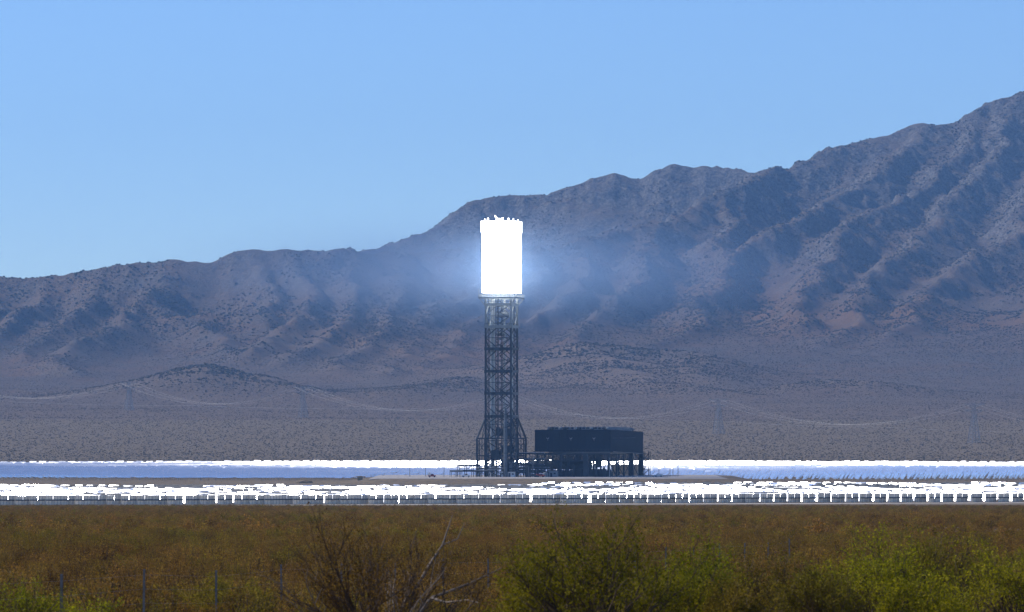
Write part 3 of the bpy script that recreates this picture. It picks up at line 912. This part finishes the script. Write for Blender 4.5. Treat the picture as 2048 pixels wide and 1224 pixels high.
def utility_truck(px, dy, matc, matb, label, L=5.2, rz=0.0, hb=1.3):
    o = tag(empty("utility_truck", loc(px, dy), rz), label, "truck")
    mb = MB()
    pr = [(-L / 2, .55), (L / 2, .55), (L / 2, 1.15), (L * .27, 1.25), (L * .17, 1.95), (-L * .12, 1.95), (-L * .15, 1.2), (-L / 2, 1.2)]
    n = len(pr)
    mb.faces([(x, -.95, z) for x, z in pr] + [(x, .95, z) for x, z in pr],
             [list(range(n)), list(range(2 * n - 1, n - 1, -1))] + [[(k + 1) % n, k, n + k, n + (k + 1) % n] for k in range(n)])
    mb.build("body", matc, o)
    MB().box((-L * .32, 0, 1.2 + hb / 2), (L * .34, 1.85, hb)).build("cargo_box", matb, o)
    MB().faces([(L * .165, -.97, 1.3), (-.08 * L, -.97, 1.3), (-.08 * L, -.97, 1.85), (L * .13, -.97, 1.85)], [(0, 1, 2, 3)]).build("side_window", M['mtube'], o)
    for x in (-L * .3, L * .3):
        for y in (-.9, .9):
            MB().tube([(x, y - .12, .4), (x, y + .12, .4)], .4, 12).build("wheel", M['mtube'], o)
    return o
utility_truck(864, -35, M['red'], M['white'], "small red and white truck parked left of the plant", 4.2, 0.0, 1.5)
utility_truck(1081, -24, M['red'], M['red'], "dull red truck parked below the tall pipe rack", 4.6, 0.15, .6)
utility_truck(1317, -6, M['white'], M['white'], "white truck parked right of the condenser", 4.6, math.pi, .5)
utility_truck(932, -26, M['white'], M['white'], "white truck parked before the left pipe rack", 5.0, 0.0, .2)
utility_truck(1066, -26, M['mtube'], M['mtube'], "dark truck parked at the foot of the pale lamp post", 4.8, 0.0, 1.4)

def mound(px, dy, w_, h_, label, seed):
    r = random.Random(seed)
    o_ = loc(px, dy, 0)
    bm = bmesh.new(); bmesh.ops.create_icosphere(bm, subdivisions=3, radius=1)
    for v in bm.verts:
        k = 1 + .22 * math.sin(v.co.x * 5 + seed) * math.cos(v.co.y * 4 + seed) + r.uniform(-.06, .06)
        v.co = Vector((v.co.x * w_ / 2 * k, v.co.y * w_ / 3 * k, max(-.3, v.co.z) * h_ * k))
    m_ = bpy.data.meshes.new("spoil_heap"); bm.to_mesh(m_); bm.free(); m_.materials.append(M['ground'])
    o = put("spoil_heap", m_, None, (o_[0], o_[1], o_[2]))
    tag(o, label, "heap")
mound(608, -10, 9, 1.6, "low dark dirt heap on the plain left of the tower", 1)
o = tag(empty("shade_canopy", loc(720, -20)), "tan flat canopy on a block beside the blue mirrors left of tower", "canopy")
MB().box((0, 0, .9), (2.8, 2, 1.8)).build("block", M['tan'], o)
MB().faces([(-3.4, -1.6, 1.9), (3.4, -1.6, 1.9), (3.4, 1.6, 2.0), (-3.4, 1.6, 2.0), (0, -1.6, 2.5), (0, 1.6, 2.6)], [(0, 4, 5, 3), (4, 1, 2, 5), (0, 1, 4), (3, 5, 2), (0, 3, 2, 1)]).build("roof", M['tan'], o)

# ------------------------------------------------------------------ heliostats
HW, HH = 3.02, 3.4
def head_meshes(mirrormat):
    """left panel, right panel, ribs, tube of one mirror head; local +Z is the mirror normal"""
    out = []
    for s in (-1, 1):
        mb = MB(); x0 = s * (HW / 2 + .06)
        v = [(x0 - HW / 2, -HH / 2), (x0 + HW / 2, -HH / 2), (x0 + HW / 2, HH / 2), (x0 - HW / 2, HH / 2)]
        mb.faces([(x, y, .03) for x, y in v], [(0, 1, 2, 3)], 0)
        mb.faces([(x, y, -.03) for x, y in v], [(3, 2, 1, 0)], 1)
        vv = [(x, y, -.03) for x, y in v] + [(x, y, .03) for x, y in v]
        mb.faces(vv, [(0, 1, 5, 4), (1, 2, 6, 5), (2, 3, 7, 6), (3, 0, 4, 7)], 1)
        out.append(mb.mesh("mirror_panel", [mirrormat, M['mback']]))
    mb = MB()
    for x in np.linspace(-HW + .2, HW - .2, 6): mb.box((x, 0, -.13), (.16, HH * .96, .2))
    out.append(mb.mesh("rib_frame", M['mrib']))
    mb = MB(); mb.tube([(-HW, 0, -.38), (HW, 0, -.38)], .19, 8)
    out.append(mb.mesh("torque_tube", M['mtube']))
    return out
HEADS = head_meshes(M['mirror']); HEADS_D = head_meshes(M['mirror_dusty'])
mb = MB(); mb.tube([(0, 0, 0), (0, 0, 1.75)], .13, 8); mb.box((0, 0, 1.8), (.5, .4, .5))
POST = mb.mesh("post", M['mrib'])
ZC = 2.02

def euler_for(n):
    return (math.acos(max(-1, min(1, n.z))), 0.0, math.atan2(n.x, -n.y))
REC = Vector((TX, TY, 116.5))
def aim(x, y, z):
    return ((REC - Vector((x, y, z + 2))).normalized() + SUN).normalized()
def glint(x, y, z):
    """standby aim: the mirror throws the sun out over the desert in front of the field"""
    return ((Vector((0, 0, EYE)) - Vector((x, y, z + 2))).normalized() + SUN).normalized()
def jitter(n, deg, r):
    v = Vector((r.gauss(0, 1), r.gauss(0, 1), r.gauss(0, 1))) * R(deg)
    return (n + v).normalized()

def ordinal(k):
    return "%d%s" % (k, "th" if 10 <= k % 100 <= 20 else {1: "st", 2: "nd", 3: "rd"}.get(k % 10, "th"))
rh = random.Random(21)
def heliostat(x, y, n, heads, label, group):
    z = gz1(x, y)
    o = tag(empty("heliostat", (x, y, z)), label, "heliostat", group)
    put("post", POST, o)
    e = euler_for(n)
    for nm, me in zip(("mirror_panel", "mirror_panel", "rib_frame", "torque_tube"), heads):
        put(nm, me, o, (0, 0, ZC), e)
    return o
def front_y(x): return 1752 + (x + 190) * .27
# front row, backs to the viewer
xs_, x = [], -.1056 * 1740 - 4
while x < .1056 * 1860 + 4:
    xs_.append(x)
    x += rh.choice((5.2, 5.3, 5.35, 5.4, 6.2, 5.3, 5.6))
cnt = 0
for x in xs_:
    y = front_y(x) + rh.uniform(-1.5, 1.5)
    n = aim(x, y, 0); n.z = .04; n = jitter(n.normalized(), 2.2, rh)
    cnt += 1
    heliostat(x, y, n, HEADS, "%s grey-backed heliostat from the left in the front row of mirrors" % ordinal(cnt), "front row heliostats with their backs turned")
xs2_ = np.linspace(-420, 420, 90); tt = np.linspace(-22, -2, 5)
XX, TT = np.meshgrid(xs2_, tt); YY = front_y(XX) + TT
pr_ = bpy.data.objects.new("perimeter_road", gridmesh("perimeter_road", XX, YY, plain(XX, YY) + .06)); pr_.data.materials.append(M['bounce_pale']); C.objects.link(pr_)  # added bounce surface, hidden behind scrub, brightens the front-row mirror backs
tag(pr_, "pale graded track along the front row of mirrors", None, None, 'structure')
# the rows right behind it, glinting
for row in range(1, 4):
    x = -.1056 * 1760 + rh.uniform(0, 5)
    while x < .1056 * 1880:
        y = front_y(x) + row * 9.5 + rh.uniform(-1.5, 1.5)
        heliostat(x, y, jitter(glint(x, y, 0), 3.6, rh), HEADS, "white glinting heliostat in the rows directly behind the grey-backed front row", "glinting heliostats behind the front row")
        x += rh.uniform(6.6, 8.2)
# the rest of the field
def join_head(heads, name):
    bm = bmesh.new()
    mats = []
    for me in heads:
        b0 = len(bm.faces)
        off = len(mats)
        mats += list(me.materials)
        bm.from_mesh(me); bm.faces.ensure_lookup_table()
        for f in bm.faces[b0:]: f.material_index += off
    m_ = bpy.data.meshes.new(name); bm.to_mesh(m_); bm.free()
    for q in mats: m_.materials.append(q)
    return m_
src_m = source("field_heliostat", join_head(HEADS, "field_heliostat"))
src_d = source("field_heliostat_dusty", join_head(HEADS_D, "field_heliostat_dusty"))
src_p = source("field_post", POST)
pts, rots, pick, fscl = [], [], [], []
def field(x, y, n, k, sz=.7):
    z = gz1(x, y)
    pts.append((x, y, z + ZC * (.35 + .65 * sz))); rots.append(euler_for(n)); pick.append(k); fscl.append(sz)
    pts.append((x, y, z)); rots.append((0, 0, 0)); pick.append(2); fscl.append(.35 + .65 * sz)
row = 0
y0 = 38.0
while True:
    y0 += 8.0 + row * .05; row += 1
    if y0 > 900: break
    x = -330 + rh.uniform(0, 6)
    while x < 330:
        y = front_y(x) + y0 + rh.uniform(-2, 2)
        xx = x
        x += rh.uniform(4.6, 6.6)
        rt = math.hypot(xx - TX, y - TY)
        if rt < 175 or y > 2650 or abs(xx) > .125 * y: continue
        if 2494 < y < 2534: continue
        if y > 2395 and xx < 40 + 30 * math.sin(y * .02): continue
        if y > 2480: continue
        nn = float(vnoise(np.array([xx / 20.0]), np.array([y / 26.0]), 5)[0])
        thr = .30 - .36 * min(1, max(0, (y - 2130) / 200))
        if nn > thr or rh.random() < .18:
            n = jitter(aim(xx, y, 0), 2, rh)
        else:
            n = jitter(glint(xx, y, 0), 4.6, rh)
        field(xx, y, n, 0)
for r_ in np.arange(108, 905, 10.5):        # far half, ring by ring round the tower
    na = int(2 * math.pi * r_ / 7.2)
    a0 = rh.uniform(0, 6.28)
    for k in range(na):
        a = a0 + 2 * math.pi * k / na
        xx, y = TX + r_ * math.cos(a), TY + r_ * math.sin(a)
        if y < 2735 or abs(xx) > .125 * y: continue
        if -60 < xx - TX < 118 and y < 2745: continue
        if rh.random() < (.12 if r_ > 800 else .04): continue
        n = aim(xx, y, gz1(xx, y))
        q = rh.random()
        band = float(vnoise(np.array([a * 5.0]), np.array([r_ / 55.0]), 8)[0])
        n = (n + Vector((.05, .07, .10)) * band).normalized()
        n = jitter(n, .7 if q < .94 else 3.5, rh)
        field(xx, y, n, sz=rh.uniform(.72, .95), k=1 if r_ > 610 + rh.uniform(-25, 25) else 0)
scatter("heliostat_field", pts, rots, fscl, [src_m, src_d, src_p], "vast field of mirrors round the tower, white at its rims and blue within", None, pick)

# ------------------------------------------------------------------ power line
PY = [(-150, 752, 5650), (258, 764, 5450), (606, 772, 5200), (1012, 786, 4880), (1437, 797, 4600), (1948, 806, 4330), (2560, 818, 4080)]
tops = []
plab = ["", "faint lattice pylon standing before the small rounded hill", "faint lattice pylon between the small hill and the tower", "faint lattice pylon directly behind the solar tower", "faint lattice pylon right of the condenser", "faint lattice pylon nearest the right edge", ""]
for k, (px, py, Y) in enumerate(PY):
    p = P(px, py, Y)
    zg = gz1(p.x, p.y) if Y < 5100 else float(mz(np.array([p.x]), np.array([p.y]))[0])
    Hh = p.z - zg
    tops.append((p, Hh))
    if not plab[k]: continue
    o = tag(empty("pylon", (p.x, p.y, zg)), plab[k], "pylon", "power line pylons")
    o.rotation_euler.z = R(25)
    for sx_ in (-1, 1):
        for sy_ in (-1, 1):
            mb = MB(); mb.bar((sx_ * 4.2, sy_ * 4.2, 0), (sx_ * 1.3, sy_ * 1.3, Hh * .72), .42); mb.bar((sx_ * 1.3, sy_ * 1.3, Hh * .72), (sx_ * .9, sy_ * .9, Hh), .34)
            mb.build("leg", M['pylon'], o)
    mb = MB()
    for j in range(7):
        t0, t1 = j / 7, (j + 1) / 7
        for a, b_ in (((-1, -1), (1, -1)), ((1, -1), (1, 1)), ((1, 1), (-1, 1)), ((-1, 1), (-1, -1))):
            w0, w1 = 4.2 - 2.9 * t0, 4.2 - 2.9 * t1
            mb.bar((a[0] * w0, a[1] * w0, Hh * .72 * t0), (b_[0] * w1, b_[1] * w1, Hh * .72 * t1), .2)
            mb.bar((b_[0] * w0, b_[1] * w0, Hh * .72 * t0), (a[0] * w1, a[1] * w1, Hh * .72 * t1), .2)
    mb.build("lattice", M['pylon'], o)
    for zz, ww in ((Hh * .97, 11), (Hh * .80, 9)):
        mb = MB()
        for s in (-1, 1): mb.bar((0, s * .9, zz), (0, s * ww, zz + .3), .4); mb.bar((0, s * .9, zz - 2), (0, s * ww, zz + .2), .25)
        mb.rot = 0
        mb.v = [(v[1], v[0], v[2]) for v in mb.v]
        mb.build("cross_arm", M['pylon'], o)
cl = ["upper left", "upper middle", "upper right", "lower far"]
for c_i, (off, dz) in enumerate(((-10, 0), (0, .6), (10, 0))):
    pp = []
    for (p0, h0), (p1, h1) in zip(tops[:-1], tops[1:]):
        d = (p1 - p0); L = Vector((d.x, d.y, 0)).length
        nx_ = Vector((math.cos(R(25)), math.sin(R(25)), 0)) * off
        for t in np.linspace(0, 1, 25)[:-1]:
            q = p0.lerp(p1, t) + nx_ + Vector((0, 0, dz))
            q.z -= 4 * 21 * t * (1 - t) + 1.2
            pp.append(q)
    mb = MB().tube(pp, .036, 4)
    o = mb.build("power_cable", M['alu'])
    tag(o, ["pale sagging power cable on the pylons' left arm tips", "pale sagging power cable on the pylons' middle", "pale sagging power cable on the pylons' right arm tips"][c_i], "cable", "sagging power cables before the mountains")
pp = [P(px, py, 5000) for px, py in ((-300, 806), (0, 802), (400, 812), (850, 818), (1140, 829), (1437, 843), (1700, 853), (2048, 862), (2350, 870))]
pf = []
for a, b_ in zip(pp[:-1], pp[1:]):
    for t in np.linspace(0, 1, 9)[:-1]:
        q = a.lerp(b_, t); q.z -= 6 * t * (1 - t); q.y -= 550 * (q.x + 680) / 1370
        pf.append(q)
pf2 = []
for q in pf:
    pf2.append(q)
tag(MB().tube(pf2, .034, 4).build("power_cable", M['alu']), "single low power cable crossing the plain below the pylon line", "cable")

# ------------------------------------------------------------------ desert scrub (stuff)
def leafquads(mb, c, spread, n, size, r, mi=0, up=.3):
    for _ in range(n):
        p = c + Vector((r.gauss(0, spread), r.gauss(0, spread), r.gauss(0, spread * .8)))
        d = Vector((r.gauss(0, 1), r.gauss(0, 1), r.gauss(up, 1))).normalized()
        e = d.orthogonal().normalized()
        e = Matrix.Rotation(r.uniform(0, 6.28), 3, d) @ e
        f = d.cross(e)
        L = size * r.uniform(.6, 1.4); w_ = L * r.uniform(.35, .6)
        mb.faces([p - e * w_ * .5, p + f * L * .45, p + e * w_ * .5, p - f * L * .55], [(0, 1, 2, 3)], mi)

def scrub(seed, h_, w_, nst, nleaf, size, leaf, name, thin=3):
    r = random.Random(seed)
    mb = MB()
    for s in range(nst):
        a = r.uniform(0, 6.28); lean = r.uniform(.1, 1.0) ** .8
        tip = Vector((math.cos(a) * lean * w_ / 2, math.sin(a) * lean * w_ / 2, h_ * r.uniform(.65, 1.0) * (1 - .35 * lean * lean)))
        midp = tip * .55 + Vector((r.gauss(0, .05), r.gauss(0, .05), 0)) * h_
        midp.z = tip.z * .45
        mb.tube([(0, 0, 0), midp, tip], [.014 * h_, .009 * h_, .004 * h_], thin, 1, False)
        k = max(1, nleaf // nst)
        for j in range(4):
            t = .45 + .55 * j / 3
            c = midp.lerp(tip, (t - .4) / .6)
            leafquads(mb, c, .085 * h_, k // 4, size, r)
    return mb.mesh(name, [leaf, M['twig']])
near_src = [source("scrub_near", scrub(100 + k, 1.0, 1.35, 26, 900, .055, M['leaf_ochre'] if k < 3 else M['leaf_olive'], "scrub_near")) for k in range(4)]
far_src = [source("scrub_mid", scrub(200 + k, 1.0, 1.5, 14, 240, .12, M['leaf_ochre'] if k < 3 else M['leaf_olive'], "scrub_mid", 3)) for k in range(4)]

def wedge(n, ya, yb, hw, pw=1.0):
    t = rng.random(n) ** pw
    y = ya + (yb - ya) * t
    x = (rng.random(n) * 2 - 1) * (hw * y + 6)
    return x, y
x, y = wedge(9500, 104, 330, .125, .9)
clear = fbm(x, y, 9, 2, 90) > -.42
x, y = x[clear], y[clear]
n = len(x)
zz = plain(x, y)
patch = fbm(x, y, 26, 2, 92)
pick = np.where(rng.random(n) < np.clip(.25 + patch * .9, .03, .9), 3, rng.integers(0, 3, n))
scl = .5 + .75 * rng.random(n) ** 2.2 + .2 * patch
scatter("scrub_near_ground", np.stack([x, y, zz - .03], -1), np.stack([rng.normal(0, .08, n), rng.normal(0, .08, n), rng.random(n) * 6.28], -1), scl, near_src, "knee-high ochre and olive desert scrub behind the wire fence", None, pick)
ys_ = []
x, y = wedge(62000, 325, 1738, .125, .75)
ok = y < front_y(x) - 24
x, y = x[ok], y[ok]; n = len(x)
zz = plain(x, y)
patch = fbm(x, y, 90, 3, 94)
pick = np.where(rng.random(n) < np.clip(.16 + patch * .6, .02, .7), 3, rng.integers(0, 3, n))
scl = (.42 + .5 * rng.random(n) ** 2 + .55 * (rng.random(n) < .03) + .12 * patch) * np.clip(1.45 - y / 2200, .62, 1.2) + .16 * np.clip(1 - (front_y(x) - y - 24) / 40, 0, 1)
scatter("scrub_plain", np.stack([x, y, zz - .03], -1), np.stack([rng.normal(0, .08, n), rng.normal(0, .08, n), rng.random(n) * 6.28], -1), scl, far_src, "brown scrub covering the plain before the mirror field", None, pick)

def blob(seed, name):
    r = random.Random(seed)
    bm = bmesh.new(); bmesh.ops.create_icosphere(bm, subdivisions=2, radius=1)
    for v in bm.verts: v.co *= r.uniform(.65, 1.2)
    for v in bm.verts: v.co.z = v.co.z * .75 + .5
    m_ = bpy.data.meshes.new(name); bm.to_mesh(m_); bm.free(); m_.materials.append(M['leaf_far'])
    return m_
hill_src = [source("hill_shrub", blob(300 + k, "hill_shrub")) for k in range(4)]
n = 480000
y = np.where(rng.random(n) < .30, 3640 + 2500 * rng.random(n), 6000 + 4300 * rng.random(n))
x = (rng.random(n) * 2 - 1) * .118 * y
zz = np.where(y < 5104, plain(x, y), mz(x, y))
rel_ = np.where(y < 5104, 0, mz(x, y, MREL))
dens = fbm(x, y, 160, 3, 96) + .5 * fbm(x, y, 30, 2, 98)
ok = dens > -.9 + .72 * np.clip(rel_ / .6, 0, 1) + .35 * (rng.random(n) - .5)
x, y, zz, rel_ = x[ok], y[ok], zz[ok], rel_[ok]; n = len(x)
rs = np.clip(rel_ / .6, 0, 1)
scl = .26 + .42 * rs + (.5 + 1.25 * rs) * rng.random(n) ** 4
M['leaf_plain'] = leafmat('plain_scrub', [(.068, .056, .034), (.100, .082, .052)], trans=.1)
plain_src = []
for q in hill_src:
    me_ = q.data.copy(); me_.materials.clear(); me_.materials.append(M['leaf_plain']); plain_src.append(source("plain_shrub", me_))
rz_ = np.stack([np.zeros(n), np.zeros(n), rng.random(n) * 6.28], -1)
pp_ = np.stack([x, y, zz - .2], -1)
lo = (y < 5500 + 900 * rng.random(n)) | (rel_ < .25 + .5 * rng.random(n))
scatter("plain_scrub", pp_[lo], rz_[lo], scl[lo], plain_src, "low brown shrubs dotted over the far plain and the foot of the mountains")
scatter("hillside_scrub", pp_[~lo], rz_[~lo], scl[~lo], hill_src, "dark shrubs dotted over the mountain slopes")

# pale stones on the plain
def stone(seed):
    r = random.Random(seed)
    bm = bmesh.new(); bmesh.ops.create_icosphere(bm, subdivisions=2, radius=1)
    for v in bm.verts: v.co *= r.uniform(.75, 1.15)
    for v in bm.verts: v.co.z = max(-.3, v.co.z * .6)
    m_ = bpy.data.meshes.new("boulder"); bm.to_mesh(m_); bm.free(); m_.materials.append(M['stone'])
    return m_
M['stone'] = painted('pale_tan_stone', (.42, .33, .24), .9, 0, .25, 1.5)
STN = [stone(1), stone(2), stone(3)]
for k, (px, py, Y, s, lab) in enumerate(((1727, 1022, 1180, 1.0, "largest pale tan boulder on the plain at right"), (1643, 1022, 1180, .6, "small pale boulder left of the largest tan boulder"), (1465, 1026, 1080, .7, "pale boulder on the plain below the condenser's right"), (1331, 1027, 1060, .5, "pale boulder above the tall green bush"), (596, 1020, 1200, .5, "upper pale stone left of the dry bush"), (588, 1037, 860, .45, "lower pale stone left of the dry bush"), (818, 1038, 840, .4, "pale stone seen behind the dry bush"), (952, 1034, 900, .5, "pale stone right of the dry bush top"))):
    p = P(px, py, Y); zg = gz1(p.x, p.y)
    q = put("boulder", STN[k % 3], None, (p.x, p.y, max(zg, p.z - .35 * s)), (0, 0, k * 1.3), (s * 1.3, s, s))
    tag(q, lab, "boulder", "pale boulders on the plain")

# ------------------------------------------------------------------ wire fence in the foreground
fence = tag(empty("wire_fence", (0, 0, 0)), "steel post and wire fence along the foreground", "fence")
A_ = P(123, 1148, 97); B_ = P(977, 1117, 138)
ftops = []
for k in range(-1, 18):
    t = k / 7
    p = A_.lerp(B_, t)
    zg = gz1(p.x, p.y)
    top = zg + 1.42 + .05 * math.sin(k * 2.3)
    ftops.append((p.x, p.y, top))
    mb = MB()
    lean = Vector((.02 * math.sin(k * 1.7), 0, 0))
    a, b_ = Vector((p.x, p.y, zg - .2)), Vector((p.x, p.y, top)) + lean
    mb.bar(a, b_, .058, .012); mb.bar(a + Vector((0, -.022, 0)), b_ + Vector((0, -.022, 0)), .012, .045)
    for j in range(16): 
        q = a.lerp(b_, .2 + .78 * j / 15); mb.box(q + Vector((0, -.05, 0)), (.03, .014, .02))
    mb.build("post", M['post'], fence)
for hgt in (.12, .42, .72, 1.05):
    MB().tube([(x, y - .05, z - hgt - (.02 if i % 2 else 0)) for i, (x, y, z) in enumerate(ftops)], .0012, 4).build("wire", M['wire'], fence)

# ------------------------------------------------------------------ foreground bushes
def bush(px, top, wpx, Y, label, leaf, seed, dens=1.0, nst=30, upright=.8, name="creosote_bush", leafsize=.05, barestems=0):
    r = random.Random(seed)
    x = (px - 1024) / F * Y
    zg = gz1(x, Y)
    h_ = EYE + (HZ - top) / F * Y - zg
    w_ = 1.22 * wpx / F * Y
    h_ *= 1.10
    o = tag(empty(name, (x, Y, zg)), label, "bush", "bushes along the foreground fence")
    st, lf, ba = MB(), MB(), MB()
    def grow(p, d, L, rad, lev, bare):
        n = 3
        pts_ = [p]
        for k in range(n):
            d = (d + Vector((r.gauss(0, .13), r.gauss(0, .13), r.gauss(.04, .10)))).normalized()
            pts_.append(pts_[-1] + d * L / n)
        rd = [rad * (1 - .45 * k / n) for k in range(n + 1)]
        (ba if bare else st).tube(pts_, rd, 5 if lev == 0 else 3, 0, False)
        if lev >= 2:
            if not bare or r.random() < .12:
                for q in pts_[1:]:
                    leafquads(lf, q, .055 * h_ * .6, int(9 * dens), leafsize, r)
            return
        kids = 4 if lev == 0 else 4
        for c in range(kids):
            t = .45 + .55 * (c + r.random() * .6) / kids
            t = min(t, 1.0)
            i = min(n - 1, int(t * n)); q = pts_[i].lerp(pts_[i + 1], t * n - i)
            dd = (d + Vector((r.gauss(0, .42), r.gauss(0, .42), r.gauss(.10, .26)))).normalized()
            grow(q, dd, L * r.uniform(.38, .62), rad * .5, lev + 1, bare)
    for s in range(nst):
        a = r.uniform(0, 6.28); q = math.sqrt(r.random())
        hz = q * w_ / 2
        target = Vector((math.cos(a) * hz, math.sin(a) * hz, h_ * (upright + (1 - upright) * r.random()) * math.sqrt(max(.12, 1 - .62 * q * q)) * r.uniform(.78, 1.0)))
        L = target.length * .68
        grow(Vector((r.gauss(0, .10), r.gauss(0, .10), -.05)), target.normalized(), L, .0085 * h_ * r.uniform(.7, 1.2), 0, s < barestems)
    st.build("stems", M['twig'], o)
    lf.build("foliage", leaf, o)
    if barestems: ba.build("bare_limbs", M['bare'], o)
    return o
G_, O_ = M['leaf_green'], M['leaf_olive']
bush(1205, 1022, 400, 84, "tallest dense green bush right of the picture centre", G_, 1, 1.2, 34)
bush(1065, 1085, 190, 87, "low green bush at the left foot of the tallest green bush", G_, 2, 1.2, 20)
bush(1395, 1070, 240, 92, "green bush just right of the tallest one", G_, 3, 1.0, 24)
bush(1530, 1092, 230, 96, "sparse olive bush in the middle of the right-hand thicket", O_, 4, .8, 22)
bush(1640, 1118, 210, 90, "low olive green bush between two taller right-hand bushes", O_, 5, .9, 20)
bush(1752, 1050, 240, 95, "upright green bush with a pointed top in the right thicket", G_, 6, 1.0, 24)
bush(1888, 1030, 230, 99, "tall yellowish bush near the right edge", O_, 7, .9, 26)
bush(2015, 1060, 240, 93, "dark green bush cut by the right picture edge", G_, 8, 1.1, 24)
bush(1840, 1140, 200, 86, "low dark green bush at the bottom right", G_, 9, 1.1, 18)
bush(1310, 1105, 220, 88, "low green bush in the gap right of the tallest bush", G_, 14, 1.1, 20)
bush(1465, 1130, 200, 88, "small yellow green bush low in the middle of the right thicket", O_, 15, 1.0, 18)
bush(1690, 1090, 180, 100, "olive bush half hidden behind the pointed green bush", O_, 16, .9, 18)
bush(1960, 1090, 200, 104, "yellowish bush between the two rightmost bushes", O_, 17, .9, 20)
bush(48, 1150, 160, 96, "rounded green bush in the bottom left corner", G_, 10, .5, 18)
bush(205, 1190, 140, 92, "low green bush between the first two fence posts", G_, 11, .5, 14)
bush(455, 1150, 240, 112, "olive bush behind the third fence post", O_, 12, .8, 20)
bush(765, 1004, 370, 80, "large dry olive bush with bare grey limbs left of centre", M['leaf_ochre'], 13, 1.1, 26, .85, "dry_bush", .04, 4)
db = tag(empty("dead_branch", P(835, 1240, 84)), "bleached leaning dead branch at the foot of the dry bush", "branch")
def rel(*ps): 
    b0 = P(835, 1240, 84)
    return [P(*q) - b0 for q in ps]
MB().tube(rel((820, 1250, 84), (862, 1196, 84.1), (900, 1182, 84.3), (940, 1166, 84.5), (1003, 1136, 84.7)), [.036, .034, .026, .018, .008], 7).build("limb", M['bare'], db)
MB().tube(rel((862, 1196, 84.1), (893, 1205, 83.8), (935, 1200, 83.5), (960, 1206, 83.2)), [.03, .022, .014, .006], 6).build("side_limb", M['bare'], db)
MB().tube(rel((835, 1170, 84.6), (865, 1120, 84.8), (885, 1090, 85), (905, 1030, 85.2)), [.028, .022, .018, .006], 6).build("side_limb", M['bare'], db)
MB().tube(rel((885, 1090, 85), (915, 1078, 85), (930, 1045, 85)), [.016, .012, .004], 5).build("side_limb", M['bare'], db)

# ------------------------------------------------------------------ air: haze and the lit air at the receiver
def volmat(name, col, dens, aniso):
    m = bpy.data.materials.new(name); m.use_nodes = True
    nt = m.node_tree; nt.nodes.clear()
    out = N(nt, "ShaderNodeOutputMaterial"); v = N(nt, "ShaderNodeVolumePrincipled")
    v.inputs["Color"].default_value = (*col, 1)
    v.inputs["Density"].default_value = dens
    v.inputs["Anisotropy"].default_value = aniso
    nt.links.new(v.outputs[0], out.inputs["Volume"])
    return m, nt, v
HAZE_D = 4.6e-5
m, nt, v = volmat("pale_blue_haze", (.30, .57, 1.0), HAZE_D, .1)
zt = float(MZ.max()) + 25
hz_ = MB().box((0, 5250, (zt - 12) / 2), (4600, 11600, zt + 12)).build("haze", m)
tag(hz_, "thin blue haze in the air before the mountains", None, None, 'stuff')

m, nt, v = volmat("beam_lit_dust", (.40, .62, 1.0), 0.0, 0.0)
tc = N(nt, "ShaderNodeTexCoord")
gr = N(nt, "ShaderNodeTexGradient", gradient_type='SPHERICAL')
nt.links.new(tc.outputs["Object"], gr.inputs[0])
nt.links.new(mth(nt, 'MULTIPLY', mth(nt, 'POWER', gr.outputs["Fac"], 2.2), .0068), v.inputs["Density"])
bm = bmesh.new(); bmesh.ops.create_icosphere(bm, subdivisions=4, radius=1)
me = bpy.data.meshes.new("lit_dust"); bm.to_mesh(me); bm.free(); me.materials.append(m)
o = put("lit_dust", me, None, (TX, TY, 112), (0, 0, 0), (240, 240, 42))
tag(o, "faint blue glowing dust in the beams around the receiver", None, None, 'stuff')
